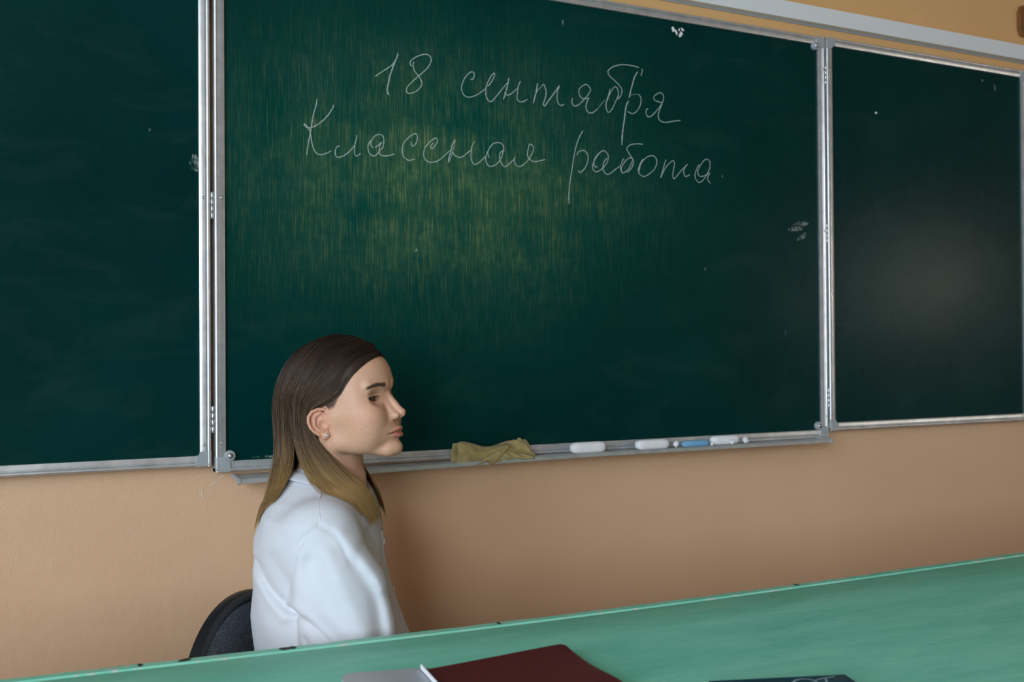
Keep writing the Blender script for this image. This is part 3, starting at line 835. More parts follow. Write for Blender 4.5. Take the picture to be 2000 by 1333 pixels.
# seat cushion
SCN = np.array((CB[0], CB[1], 0))+CF*0.235
def seat_pt(u, v, z): return SCN+CF*u+CL*v+CU*z
V, F = [], []
lay = [(0.93, 0.364), (1.0, 0.373), (1.0, 0.383), (0.97, 0.394), (0.86, 0.401), (0.5, 0.403), (0.05, 0.403)]
for k, z in lay:
    for i in range(64):
        a = 2*PI*i/64; c, sn = math.cos(a), math.sin(a); q = (abs(c)**3.4+abs(sn)**3.4)**(-1/3.4)
        V.append(seat_pt(0.205*k*c*q, 0.22*k*sn*q, z))
for j in range(len(lay)-1):
    for i in range(64):
        l = (i+1) % 64; F.append((j*64+i, j*64+l, (j+1)*64+l, (j+1)*64+i))
F += [tuple(range(64))[::-1], tuple((len(lay)-1)*64+i for i in range(64))]
mk('seat', V, F, 'tweed', chair, smooth=True, auto=0.8)
for s in (-1, 1):
    P = catmull([seat_pt(0.17, s*0.19, 0.355), seat_pt(0.19, s*0.205, 0.32), seat_pt(0.215, s*0.225, 0.008)], 8); V, F = tube(P, 0.0105, 10); mk('leg', V, F, 'black_metal', chair, smooth=True, auto=0.8)
    P = catmull([seat_pt(-0.15, s*0.19, 0.355), seat_pt(-0.175, s*0.205, 0.32), seat_pt(-0.225, s*0.225, 0.008)], 8); V, F = tube(P, 0.0105, 10); mk('leg', V, F, 'black_metal', chair, smooth=True, auto=0.8)
    V, F = tube([seat_pt(0.17, s*0.19, 0.355), seat_pt(-0.15, s*0.19, 0.355)], 0.0105, 10); mk('side_rail', V, F, 'black_metal', chair, smooth=True, auto=0.8)
    P = catmull([seat_pt(-0.14, s*0.12, 0.353), seat_pt(-0.24, s*0.12, 0.365), seat_pt(-0.262, s*0.12, 0.48), back_pt(s*0.12, -0.02, -0.020)], 8); V, F = tube(P, 0.010, 10); mk('back_support', V, F, 'black_metal', chair, smooth=True, auto=0.8)
V, F = tube([seat_pt(-0.14, -0.19, 0.353), seat_pt(-0.14, 0.19, 0.353)], 0.010, 10); mk('cross_rail', V, F, 'black_metal', chair, smooth=True, auto=0.8)
# ------------------------------------------------------------------ the seated person
def smin(a, b, k):
    h = np.clip(0.5+0.5*(b-a)/k, 0, 1); return b+(a-b)*h-k*h*(1-h)
def smax(a, b, k): return -smin(-a, -b, k)
def ell(p, c, r):
    q = (p-np.array(c, np.float32)); r = np.array(r, np.float32)
    k0 = np.sqrt(((q/r)**2).sum(-1)); k1 = np.sqrt(((q/(r*r))**2).sum(-1))+1e-9
    return k0*(k0-1)/k1
def cap(p, a, b, ra, rb):
    a = np.array(a, np.float32); b = np.array(b, np.float32); ba = b-a
    t = np.clip(((p-a)@ba)/(ba@ba), 0, 1)
    return np.linalg.norm(p-a-t[:, None]*ba, axis=1)-(ra+(rb-ra)*t)
def chain(p, pts, rad, k=1.5):
    d = None
    for i in range(len(pts)-1):
        e = cap(p, pts[i], pts[i+1], rad[i], rad[i+1]); d = e if d is None else np.minimum(d, e)
    return d
def gauss(v, s): return np.exp(-(v/s)**2)
def sstep(v, a, b):
    t = np.clip((v-a)/(b-a), 0, 1); return t*t*(3-2*t)

def sdf_mesh(fn, lo, hi, h, c=6):
    """surface nets of fn(points (N,3)) -> distance, evaluated finely only near the surface"""
    lo = np.array(lo, float); n = np.ceil((np.array(hi)-lo)/(h*c)).astype(int)
    ax = [lo[i]+np.arange(n[i]+1)*h*c for i in range(3)]
    G = np.stack(np.meshgrid(*ax, indexing='ij'), -1).reshape(-1, 3).astype(np.float32)
    D = fn(G).reshape(n+1)
    mn = np.full(n, 1e9); mx = np.full(n, -1e9); am = np.full(n, 1e9)
    for i in (0, 1):
        for j in (0, 1):
            for k in (0, 1):
                q = D[i:n[0]+i, j:n[1]+j, k:n[2]+k]; mn = np.minimum(mn, q); mx = np.maximum(mx, q); am = np.minimum(am, abs(q))
    act = ((mn < 0) & (mx > 0)) | (am < h*c*1.3)
    fn_ = n*c+1
    Fd = np.repeat(np.repeat(np.repeat(D[:-1, :-1, :-1], c, 0), c, 1), c, 2)
    Fd = np.pad(Fd, ((0, 1), (0, 1), (0, 1)), mode='edge').astype(np.float32)
    mask = np.zeros(fn_, bool)
    A = np.repeat(np.repeat(np.repeat(act, c, 0), c, 1), c, 2)
    for i in (0, 1):
        for j in (0, 1):
            for k in (0, 1): mask[i:i+A.shape[0], j:j+A.shape[1], k:k+A.shape[2]] |= A
    idx = np.argwhere(mask)
    P = (lo+idx*h).astype(np.float32)
    val = np.concatenate([fn(P[s:s+400000]) for s in range(0, len(P), 400000)])
    Fd[mask] = val
    S = Fd < 0
    m = np.array(Fd.shape)-1
    cnt = np.zeros(m, np.int8)
    for i in (0, 1):
        for j in (0, 1):
            for k in (0, 1): cnt += S[i:m[0]+i, j:m[1]+j, k:m[2]+k]
    cells = np.argwhere((cnt > 0) & (cnt < 8) & A)
    idm = np.full(m, -1, np.int32); idm[tuple(cells.T)] = np.arange(len(cells))
    acc = np.zeros((len(cells), 3)); num = np.zeros(len(cells))
    cor = [(i, j, k) for i in (0, 1) for j in (0, 1) for k in (0, 1)]
    for a in cor:
        for b in cor:
            df = np.array(b)-np.array(a)
            if df.sum() != 1 or (df < 0).any(): continue
            va = Fd[tuple((cells+a).T)]; vb = Fd[tuple((cells+b).T)]
            cr = (va < 0) != (vb < 0); t = np.where(cr, va/(va-vb+1e-12), 0)
            acc += np.where(cr[:, None], np.array(a)+t[:, None]*df, 0); num += cr
    V = lo+(cells+acc/num[:, None])*h
    Q = []
    for axis in range(3):
        e = [0, 0, 0]; e[axis] = 1; u, w = [(1, 2), (2, 0), (0, 1)][axis]
        sl0 = S[:-1, :, :] if axis == 0 else (S[:, :-1, :] if axis == 1 else S[:, :, :-1])
        sl1 = S[1:, :, :] if axis == 0 else (S[:, 1:, :] if axis == 1 else S[:, :, 1:])
        ch = np.argwhere(sl0 != sl1)
        ch = ch[(ch[:, u] > 0) & (ch[:, w] > 0) & (ch[:, u] < m[u]) & (ch[:, w] < m[w])]
        s = S[tuple(ch.T)]
        eu = np.zeros(3, int); eu[u] = 1; ew = np.zeros(3, int); ew[w] = 1
        q = np.stack([idm[tuple((ch-eu-ew).T)], idm[tuple((ch-ew).T)], idm[tuple(ch.T)], idm[tuple((ch-eu).T)]], 1)
        q = np.where(s[:, None], q, q[:, ::-1]); Q.append(q[(q >= 0).all(1)])
    return V, np.concatenate(Q)

# --- frames: T = torso (forward, left, up from the neck base), H = head (mm)
PSI = math.radians(24)
TF = np.array((math.cos(PSI), -math.sin(PSI), 0)); TL = np.array((math.sin(PSI), math.cos(PSI), 0)); TU = np.array((0, 0, 1.0))
NB = np.array((0.141, -0.272, 0.946)); TM = np.stack([TF, TL, TU], 1)
def t2w(p): return NB+(np.asarray(p, float)/1000)@TM.T
def w2t(p): return (((p-NB)@TM)*1000).astype(np.float32)
def head_axes(yaw, pitch, roll):
    c, s = math.cos(yaw), math.sin(yaw)
    f = np.array((c, -s, 0)); l = np.array((s, c, 0)); u = np.array((0, 0, 1.0))
    f2 = math.cos(pitch)*f+math.sin(pitch)*u; u2 = -math.sin(pitch)*f+math.cos(pitch)*u
    l3 = math.cos(roll)*l+math.sin(roll)*u2; u3 = -math.sin(roll)*l+math.cos(roll)*u2
    return np.stack([f2, l3, u3], 1)
HM = head_axes(math.radians(45.0), math.radians(8.3), math.radians(2.9)); HO = np.array((0.1535, -0.291, 1.0643)); HS = 0.976
def h2w(p): return HO+(np.asarray(p, float)*HS/1000)@HM.T
def w2h(p): return (((p-HO)@HM)*1000/HS).astype(np.float32)
def h2t(p): return w2t(h2w(p))

# --- face geometry (H, mm): x forward, y left, z up, origin between the ears
EYE = np.array((62.5, 32.5, 22.6)); ER = 12.0
def lid_curves(dy):
    """upper and lower lid edge (relative z) over sideways offset from the eye centre; + = outer"""
    u = np.clip((dy+0.5)/14.6, -1, 1); w = np.sqrt(np.clip(1-u*u, 0, 1))
    tilt = 0.055*dy
    return 2.7*w**0.9*(1-0.10*u)+tilt, -4.0*w**1.1+tilt
def ear_sdf(q):
    """q = ear-local (u forward, v up, w out of the head), mm"""
    hel = [(6, -1, 2), (12, 5, 2.5), (16, 14, 3.5), (12, 22, 5), (2, 25, 6), (-9, 23.5, 7.5), (-17, 17, 8.5), (-20, 7, 9), (-19, -3, 8.5), (-14.5, -12, 7), (-8, -19, 5)]
    d = chain(q, hel, [2.2, 2.4, 2.6, 2.9, 3.0, 3.1, 3.1, 3.0, 2.8, 2.8, 3.0])
    d = smin(d, ell(q, (2, -20.5, 2.5), (8.5, 8.0, 3.6)), 3.0)                        # lobe
    plate = ell(q, (-3.5, 2, 2.2), (16.5, 23, 3.6))
    d = smin(d, plate, 2.5)
    ant = [(3, 17, 5.5), (-5, 13, 7), (-10.5, 5, 8), (-11, -4, 7.5), (-6.5, -11, 6.5), (1, -14.5, 5.5)]
    d = smin(d, chain(q, ant, [1.6, 2.2, 2.6, 2.6, 2.5, 2.6]), 2.0)
    d = smin(d, ell(q, (13.5, -5, 3.5), (4.0, 5.0, 3.8)), 2.5)                        # tragus
    d = smax(d, -ell(q, (3.0, -4, 7.6), (8.0, 8.5, 5.6)), 1.8)                        # concha
    d = smax(d, -ell(q, (-1, 9.5, 8.5), (6.0, 4.2, 3.6)), 1.5)
    return d
def ear_local(q):
    """head point (right side mirrored to +y) -> ear-local"""
    c = (q-np.array((-9.0, 66.5, -4.0), np.float32))/0.94
    a = math.radians(24); b = math.radians(8)
    # tilt backwards in the side plane, then flare out
    u = c[:, 0]*math.cos(b)+c[:, 2]*math.sin(b); v = -c[:, 0]*math.sin(b)+c[:, 2]*math.cos(b)
    uu = u*math.cos(a)-c[:, 1]*math.sin(a); ww = u*math.sin(a)+c[:, 1]*math.cos(a)
    return np.stack([uu+1.0, v, ww], 1).astype(np.float32)
def head_sdf(p):
    q = p.copy(); q[:, 1] = np.abs(q[:, 1]); x, y, z = q[:, 0], q[:, 1], q[:, 2]
    d = ell(q, (-3, 0, 52), (91, 69, 77))
    d = smin(d, ell(q, (35, 0, 58), (57.5, 57, 51)), 14)
    d = smin(d, ell(q, (33, 0, -6), (53, 51, 60)), 14)
    d = smin(d, cap(q, (5, 55, 2), (8, 50, -40), 11, 11), 14)
    d = smin(d, cap(q, (8, 49, -41), (74, 15, -66), 11.5, 11), 16)
    d = smin(d, cap(q, (69, 39, 0), (20, 53, 2), 11, 9), 24)
    d = smin(d, ell(q, (36, 34, 20), (38, 28, 36)), 18)
    d = smin(d, ell(q, (34, 38, -22), (40, 21, 36)), 18)
    d = smin(d, ell(q, (70, 20, -30), (17, 16, 22)), 12)
    d = smin(d, ell(q, (59, 32, -8), (27, 23, 25)), 16)
    d = smin(d, ell(q, (82, 0, -65), (14.5, 17, 14)), 11)
    d = smin(d, ell(q, (71.5, 0, -34), (24, 29, 24)), 12)
    d = smin(d, ell(q, (50, 33, -28), (27, 21, 30)), 16)
    d = smin(d, cap(q, (85.5, 8, 44), (73.5, 42, 45), 6.8, 6.8), 11)
    # eye sockets
    d = smax(d, -ell(q, (93.5, 34, 22), (22, 17, 12.5)), 9)
    # nose
    n = cap(q, (83, 0, 28), (100.5, 0, 0), 5.2, 5.8)
    n = smin(n, ell(q, (104.6, 0, -8.0), (8.6, 7.6, 7.4)), 5)
    n = smin(n, cap(q, (80, 6, 18), (94, 8.5, -8), 5.0, 6.0), 6)
    n = smin(n, ell(q, (96.5, 10.4, -12.0), (9.5, 5.8, 6.2)), 4.0)
    n = smin(n, cap(q, (108, 0, -13), (97, 0, -17), 3.0, 3.2), 2.5)
    d = smin(d, n, 7)
    d = smax(d, -ell(q, (102.5, 6.0, -18.0), (5.4, 2.6, 4.4)), 1.4)
    # soft folds
    d = d + 1.3*gauss(np.hypot(y*1.0, 0), 2.6)*gauss(z+24, 6)*(x > 88)
    d = d + 0.5*gauss((z+14)-(-0.85*(y-16)), 3.2)*gauss(y-22, 8)*(x > 70)
    # lips
    up = chain(q, [(85, 24.5, -39.8), (92.8, 15, -37.0), (96.8, 7.5, -34.6), (98.2, 3.2, -33.6), (98.0, 0, -34.4)], [1.0, 2.8, 3.5, 3.4, 3.4])
    lo_ = chain(q, [(85.5, 22.5, -41.0), (92.6, 13, -43.8), (96.2, 5.5, -44.9), (96.8, 0, -45.2)], [1.0, 3.4, 4.2, 4.3])
    d = smin(d, up, 3.0); d = smin(d, lo_, 3.4)
    mouth = chain(q, [(86.5, 26, -40.0), (95, 16, -39.5), (100, 8, -38.8), (102.5, 0, -39.2)], [0.8, 1.1, 1.3, 1.4])
    d = smax(d, -mouth, 1.8)
    d = d + 0.7*gauss(z+52.5, 5.5)*gauss(y, 20)*(x > 70)
    # eyelids around the ball
    e = q-EYE.astype(np.float32); rr = np.linalg.norm(e, axis=1)
    zu, zl = lid_curves(e[:, 1])
    d = smin(d, rr-13.3, 3.5)
    near = (e[:, 0] > 0) & (rr < 24)
    d = d + np.where(near, 1.5*gauss(e[:, 2]-(zu+4.6), 1.25)*gauss(e[:, 1]-0.5, 13), 0)
    d = d + np.where(near, 0.6*gauss(e[:, 2]-(zl-5.5), 2.0)*gauss(e[:, 1]+2, 10), 0)
    op = np.maximum(np.maximum(e[:, 2]-zu, zl-e[:, 2]), 2.5-e[:, 0])
    op = np.where(rr < 22, op, 9.0)
    d = np.maximum(d, -op)
    # inside the ball's place stays empty so the eye shows
    d = np.maximum(d, np.where(e[:, 0] > -2, 11.6-rr, -9))
    # ears
    sel = (y > 48) & (np.abs(x) < 40) & (np.abs(z) < 44)
    if sel.any():
        ed = np.full(len(x), 60.0, np.float32); ed[sel] = ear_sdf(ear_local(q[sel]))
        d = smin(d, ed, 2.2)
    return d
NK0 = h2t([(-14, 0, 6)])[0]
def neck_sdf(pt):
    d = cap(pt, NK0+np.array((-2, 0, -28)), (-12, 0, -10), 49, 52)
    d = smin(d, cap(pt, (-12, 0, -10), (-18, 0, -60), 54, 84), 30)
    ms = h2t([(-14, -56, -32), (-14, 56, -32)])
    d = smin(d, cap(pt, ms[0], (48, -14, -52), 11, 7.5), 12)
    d = smin(d, cap(pt, ms[1], (48, 14, -52), 11, 7.5), 12)
    d = smin(d, cap(pt, (36, 0, 16), (40, 0, -36), 15, 13), 16)
    d = smin(d, cap(pt, (48, -14, -56), (14, -120, -46), 8, 9), 14)
    d = smin(d, cap(pt, (48, 14, -56), (14, 120, -46), 8, 9), 14)
    d = smin(d, ell(pt, (-18, 0, -110), (82, 130, 80)), 25)
    return d
def skin_sdf(p):
    dh = head_sdf(w2h(p))*HS; dn = neck_sdf(w2t(p))
    return (smin(dh, dn, 11)/1000).astype(np.float32)

# --- hands and feet skin is built the same way and joined into the one body mesh
WR = {-1: np.array((205, -78, -372)), 1: np.array((180, 72, -374))}
def hand_sdf(pt, s):
    w = WR[s]; a = pt-w.astype(np.float32)
    a = a*np.array((1, s, 1), np.float32)                      # mirror so +y is outwards
    d = ell(a, (45, -18, -4), (48, 38, 13))
    d = smin(d, cap(a, (-40, 10, 8), (10, -6, 0), 25, 23), 12)
    tips = [((84, -46, -4), (118, -56, -12), (136, -60, -26)), ((88, -30, -2), (128, -38, -9), (150, -41, -26)), ((84, -12, -2), (124, -16, -9), (145, -18, -26)), ((74, 6, -5), (104, 7, -12), (119, 6, -27))]
    for a0, a1, a2 in tips: d = smin(d, chain(a, [(60, a0[1]*0.8, -4), a0, a1, a2], [9, 8.6, 8, 7]), 2.5)
    d = smin(d, chain(a, [(22, -44, -6), (58, -66, -12), (84, -74, -20)], [12, 9.5, 8]), 5)
    return d/1000

t = NT('skin')
at = t.add('ShaderNodeAttribute', attribute_name='tint')
mot = t.ramp(t.noise(260, 4, 0.6), 0.3, 0.7, 0.94, 1.05)
sc_ = t.add('ShaderNodeVectorMath', operation='SCALE'); t.l.new(at.outputs['Color'], sc_.inputs[0]); t.l.new(mot, sc_.inputs['Scale'])
t.set(color=sc_.outputs[0], rough=t.ramp(t.noise(120, 3), 0.3, 0.7, 0.42, 0.52), spec=0.38, sss=0.22, normal=t.bump(t.noise(1500, 2), 0.10, 0.0004))
t.p.inputs['Subsurface Radius'].default_value = (1.0, 0.36, 0.2); t.p.inputs['Subsurface Scale'].default_value = 0.004
M['skin'] = t.m

person = empty('person', tuple(t2w((-20, 0, -496)))[:2]+(0.0,), 'person in a white shirt seated in profile with straight brown hair tucked behind one ear', 'person')
lo, hi = HO-np.array((0.16, 0.16, 0.26)), HO+np.array((0.16, 0.16, 0.145))
Vh, Fh = sdf_mesh(skin_sdf, lo, hi, 0.00115)
body = np_mesh('body', Vh, Fh, 'skin', person)
hands = []
for s in (-1, 1):
    c = t2w(WR[s]); v, f = sdf_mesh(lambda p: hand_sdf(w2t(p), s), c-0.22, c+0.22, 0.003)
    hands.append((np_mesh('hand', v, f, 'skin', person), len(v)))
# skin tint per vertex: lips, cheeks, brows, lid margins, scalp under the hair
def tint_of(Vw):
    q = w2h(Vw).copy(); side = q[:, 1].copy(); q[:, 1] = np.abs(q[:, 1]); x, y, z = q.T
    base = np.array(srgb(211, 164, 136)[:3]); col = np.tile(base, (len(q), 1))
    def blend(mask, c):
        nonlocal col
        m = np.clip(mask, 0, 1)[:, None]; col = col*(1-m)+np.array(c[:3])*m
    blend(0.38*gauss(np.linalg.norm((q-np.array((66, 45, -10)))/np.array((26, 20, 20)), axis=1), 1.0), srgb(214, 146, 122))
    blend(0.35*gauss(np.linalg.norm((q-np.array((106, 0, -8)))/np.array((12, 14, 12)), axis=1), 1.0), srgb(216, 150, 128))
    e = q-EYE; zu, zl = lid_curves(e[:, 1])
    blend(0.45*gauss(e[:, 2]+1, 14)*gauss(e[:, 1], 20)*(x > 55)*(x < 95), srgb(178, 126, 108))
    rim = (np.minimum(abs(e[:, 2]-zu), abs(e[:, 2]-zl)) < 1.3) & (np.linalg.norm(e, axis=1) < 15.5) & (e[:, 0] > 0) & (abs(e[:, 1]) < 16)
    blend(0.75*rim, srgb(120, 70, 60))
    # lips
    up = chain(q.astype(np.float32), [(85, 24.5, -39.8), (92.8, 15, -37.2), (96.8, 7.5, -35.0), (98.2, 3.2, -34.0), (98.0, 0, -34.6)], [0.5, 2.6, 3.0, 2.8, 2.7])
    lw = chain(q.astype(np.float32), [(85.5, 22.5, -41.0), (92.6, 13, -43.5), (96.2, 5.5, -44.5), (96.8, 0, -44.8)], [0.5, 3.0, 3.8, 3.9])
    lip = 1-sstep(np.minimum(up, lw), 0.0, 1.6)
    blend(0.82*lip*(x > 80), srgb(186, 100, 92))
    mouth = chain(q.astype(np.float32), [(86.5, 24, -40.0), (95, 16, -39.5), (99.5, 8, -38.8), (101, 0, -39.2)], [0.4, .6, .6, .6])
    blend(0.8*(1-sstep(mouth, 0.5, 1.6)), srgb(116, 50, 48))
    # brow tint under the brow hairs
    bz = 39.7+4.2*np.sin(np.clip((y-14)/38, 0, 1)*PI*0.86)
    brow = gauss(z-bz, 3.0)*sstep(y, 13, 18)*(1-sstep(y, 46, 53))*(x > 55)
    blend(0.5*brow, srgb(112, 80, 62))
    blend(0.7*(1-sstep(ell(q.astype(np.float32), (102.0, 6.0, -17.5), (5.0, 2.4, 4.0)), 0, 1.2)), srgb(70, 34, 28))
    # scalp
    sc = scalp_mask(w2h(Vw))
    blend(0.92*sc, srgb(58, 40, 30))
    # ears a little redder
    blend(0.35*(ear_sdf(ear_local(q.astype(np.float32))) < 2.0), srgb(214, 140, 118))
    return np.c_[col, np.ones(len(col))]
def hairline(ph):
    """height of the hairline on the head side as a function of x (mm)"""
    return np.interp(ph, [-100, -30, -18, 0, 18, 34, 50, 66, 78, 90], [-60, -40, 4, 14, 18, 40, 62, 82, 95, 104])
def scalp_mask(q):
    x, y, z = q[:, 0], np.abs(q[:, 1]), q[:, 2]
    qq = q.astype(np.float32).copy(); qq[:, 1] = np.abs(qq[:, 1]); earz = ear_sdf(ear_local(qq)) < 3.0
    return sstep(z-hairline(x), -3, 5)*(~earz)
me = body.data; ca = me.color_attributes.new('tint', 'FLOAT_COLOR', 'POINT')
ca.data.foreach_set('color', tint_of(Vh).astype(np.float32).ravel())
for ho, n_ in hands:
    ca = ho.data.color_attributes.new('tint', 'FLOAT_COLOR', 'POINT'); ca.data.foreach_set('color', np.tile(np.array(srgb(208, 168, 144), np.float32), n_))

# --- eyes
t = NT('eyeball')
sx = t.add('ShaderNodeSeparateXYZ'); t.l.new(t.coord(), sx.inputs[0])
rad = t.math('SQRT', t.math('ADD', t.math('POWER', sx.outputs[1], 2.0), t.math('POWER', sx.outputs[2], 2.0)))
rad = t.math('ADD', rad, t.math('MULTIPLY', t.math('LESS_THAN', sx.outputs[0], 0.0), 1.0))
col = t.mix(t.ramp(rad, 0.0060, 0.0066), srgb(48, 38, 30), srgb(170, 158, 150))
col = t.mix(t.ramp(rad, 0.0050, 0.0064), t.mix(t.ramp(t.noise(900, 3), .3, .7), srgb(62, 48, 36), srgb(38, 30, 25)), col)
col = t.mix(t.ramp(rad, 0.0018, 0.0022), srgb(8, 7, 7), col)
t.set(color=col, rough=0.08, spec=0.5); M['eyeball'] = t.m
bm = bmesh.new(); bmesh.ops.create_uvsphere(bm, u_segments=32, v_segments=20, radius=ER*HS/1000); bm.verts.index_update()
EV = [v.co[:] for v in bm.verts]; EF = [[v.index for v in f.verts] for f in bm.faces]; bm.free()
for s in (-1, 1):
    o = mk('eye', EV, EF, 'eyeball', None, smooth=True, world=False); o.parent = person
    o.location = Vector(h2w(EYE*np.array((1, s, 1))))-wloc(person)
    gz = math.radians(-17); R_ = Matrix(HM.tolist()) @ Matrix.Rotation(gz, 3, 'Z') @ Matrix.Rotation(math.radians(6), 3, 'Y')
    o.rotation_euler = R_.to_euler()

def strands(paths, rad, seg=3):
    """paths (S,N,3) world, rad (S,N): thin tubes in one mesh"""
    S, N, _ = paths.shape
    T_ = np.gradient(paths, axis=1); T_ /= np.linalg.norm(T_, axis=2, keepdims=True)+1e-12
    ref = np.array((0.31, 0.77, 0.55)); a = np.cross(T_, ref); a /= np.linalg.norm(a, axis=2, keepdims=True)+1e-12; b = np.cross(T_, a)
    V = np.stack([paths+rad[..., None]*(math.cos(2*PI*k/seg)*a+math.sin(2*PI*k/seg)*b) for k in range(seg)], 2)
    idx = np.arange(S*N*seg).reshape(S, N, seg)
    F = np.stack([np.stack([idx[:, :-1, k], idx[:, :-1, (k+1) % seg], idx[:, 1:, (k+1) % seg], idx[:, 1:, k]], -1) for k in range(seg)], 2)
    return V.reshape(-1, 3), F.reshape(-1, 4)
t = NT('brow_hair'); t.set(color=srgb(100, 74, 56), rough=0.8); M['brow_hair'] = t.m
lash, brow = [], []
for s in (-1, 1):
    for k in range(46):
        dy = -11.5+25.5*k/45; zu, _ = lid_curves(np.array([dy])); r0 = 13.9
        z0 = float(zu[0]); xx = math.sqrt(max(1.0, r0*r0-dy*dy-z0*z0)); p0 = EYE+np.array((xx, dy, z0))
        L = 8.5*(0.75+0.35*math.sin(PI*k/45))*random.uniform(.8, 1.1)
        dr = np.array((0.95, dy*0.028, -0.12)); dr /= np.linalg.norm(dr)
        pts = [p0+dr*L*u+np.array((0, 0, 1.0))*L*0.26*u*u for u in np.linspace(0, 1, 5)]
        lash.append([h2w(np.array(p)*np.array((1, s, 1))) for p in pts])
    for k in range(420):
        u = random.random(); y_ = 15+35*u; bz = 39.7+4.2*math.sin((y_-14)/38*PI*0.86)+random.gauss(0, 2.0)*(1-0.5*u)
        # project on the face
        ray_x = np.arange(50, 100, 0.5); q = np.stack([ray_x, np.full_like(ray_x, y_), np.full_like(ray_x, bz)], 1).astype(np.float32)
        brow.append((s, y_, bz, q, u))
if True:
    allq = np.concatenate([b[3] for b in brow]); dd = head_sdf(allq).reshape(len(brow), -1); bp = []; bs = []
    for (s, y_, bz, q, u), dv in zip(brow, dd):
        ins = np.where(dv < 0)[0]
        if not len(ins): continue
        p0 = q[ins[-1]].astype(float)+np.array((0.4, 0, 0)); L = random.uniform(4.5, 7)
        dr = np.array((-0.25-0.35*u, 1.0, 0.55-1.0*u)); dr /= np.linalg.norm(dr)
        bs.append(s); bp.append([h2w((p0+dr*L*w+np.array((1.3, 0, 0))*w*(1-w)*1.2)*np.array((1, s, 1))) for w in np.linspace(0, 1, 5)])
lash = np.array(lash)
for g in (lash[:46], lash[46:]):
    V, F = strands(g, np.tile(np.linspace(0.00020, 0.00006, 5), (len(g), 1))); np_mesh('eyelashes', V, F, 'brow_hair', person)
bp = np.array(bp); bs = np.array(bs)
for g in (bp[bs < 0], bp[bs > 0]):
    V, F = strands(g, np.tile(np.array((0.00010, 0.00015, 0.00014, 0.00010, 0.00004)), (len(g), 1))); np_mesh('eyebrow', V, F, 'brow_hair', person)

# --- stud earrings: a little silver trefoil of stones
t = NT('stone'); t.set(color=(0.95, 0.95, 0.97, 1), rough=0.05, metal=0.6); M['stone'] = t.m
for s in (-1, 1):
    # lobe surface point
    lp = np.array((-0.5, 71.5, -24.5))
    er = empty('earring', tuple(h2w(lp*np.array((1, s, 1)))), parent=person)
    for dx, dz in ((0, 2.2), (2.0, -1.2), (-2.0, -1.2), (0, 0)):
        bm = bmesh.new(); bmesh.ops.create_icosphere(bm, subdivisions=1, radius=0.0019 if (dx or dz) else 0.0014); bm.verts.index_update()
        c = h2w((lp+np.array((dx, 1.0, dz)))*np.array((1, s, 1)))
        mk('stone', [tuple(np.array(v.co)+c) for v in bm.verts], [[v.index for v in f.verts] for f in bm.faces], 'stone', er); bm.free()
# ------------------------------------------------------------------ shirt, trousers, shoes (T frame, mm)
ROWS = np.array([(60, -14, 40, 45), (25, -12, 58, 66), (5, -14, 72, 102), (-15, -18, 84, 136), (-38, -22, 94, 158), (-75, -24, 102, 166), (-120, -23, 104, 166), (-160, -19, 110, 166),
                 (-200, -14, 117, 166), (-260, 0, 125, 170), (-330, 10, 126, 172), (-420, 20, 124, 172), (-520, 26, 120, 170)], float)[::-1]
# folds of the near sleeve and side: (points (x,z)), width, height (+ ridge, - valley)
FOLDS = [
    ([(30, -48), (54, -76), (76, -106), (92, -126)], 12, 6.0),
    ([(88, -120), (98, -160), (107, -200)], 14, 4.0),
    ([(52, -92), (74, -126), (84, -160), (90, -205)], 11, -6.0),
    ([(66, -70), (88, -96), (104, -128)], 12, -5.0),
    ([(-2, -36), (-30, -62), (-42, -100), (-55, -155)], 4.0, -2.2),
    ([(-2, -36), (24, -52), (44, -88)], 4.0, -2.2),
    ([(-104, -108), (-78, -142), (-52, -166)], 8, -5.5),
    ([(-98, -128), (-74, -158), (-58, -178)], 11, 3.0),
    ([(-46, -168), (-18, -176), (6, -194), (22, -212)], 5.5, -5.0),
    ([(-42, -156), (-12, -164), (16, -184), (34, -205)], 10, 3.5),
    ([(-12, -90), (8, -150), (44, -208)], 17, -5.5),
    ([(12, -80), (36, -130), (62, -190)], 15, 4.5),
    ([(-22, -200), (-12, -225)], 5, -3.0),
    ([(-30, -80), (-40, -130), (-48, -170)], 12, 2.5),
]
FOLDS = [(catmull(a, 6), w, h) for a, w, h in FOLDS]
def seg_dist(px, pz, P):
    d = np.full(len(px), 1e9)
    for i in range(len(P)-1):
        a, b = P[i], P[i+1]; ab = b-a; tt = np.clip(((px-a[0])*ab[0]+(pz-a[1])*ab[1])/(ab@ab+1e-9), 0, 1)
        d = np.minimum(d, np.hypot(px-a[0]-tt*ab[0], pz-a[1]-tt*ab[1]))
    return d
def sleeve(pt, s, sh, el, wr):
    k = np.array((1, 1.28, 1), np.float32); p = pt*k
    def K(v): return np.array(v, float)*k
    m1, m2 = (np.array((27, -167, -130.0)), np.array((38, -175, -200.0))) if s < 0 else (np.array((-16, 150, -130.0)), np.array((-12, 152, -200.0)))
    w_ = 1.0 if s < 0 else 0.86
    d = cap(p, K(sh), K(m1), 50*w_, 66*w_)
    d = smin(d, cap(p, K(m1), K(m2), 66*w_, 70*w_), 8)
    d = smin(d, cap(p, K(m2), K(el), 70*w_, 64*w_), 8)
    d = smin(d, cap(p, K(el), K(wr), 56, 40), 14)
    return d*0.9
ARM = {-1: (np.array((-4, -150, -58)), np.array((36, -174, -272)), np.array((175, -92, -372))),
       1: (np.array((-22, 146, -58)), np.array((-10, 150, -285)), np.array((150, 84, -374)))}
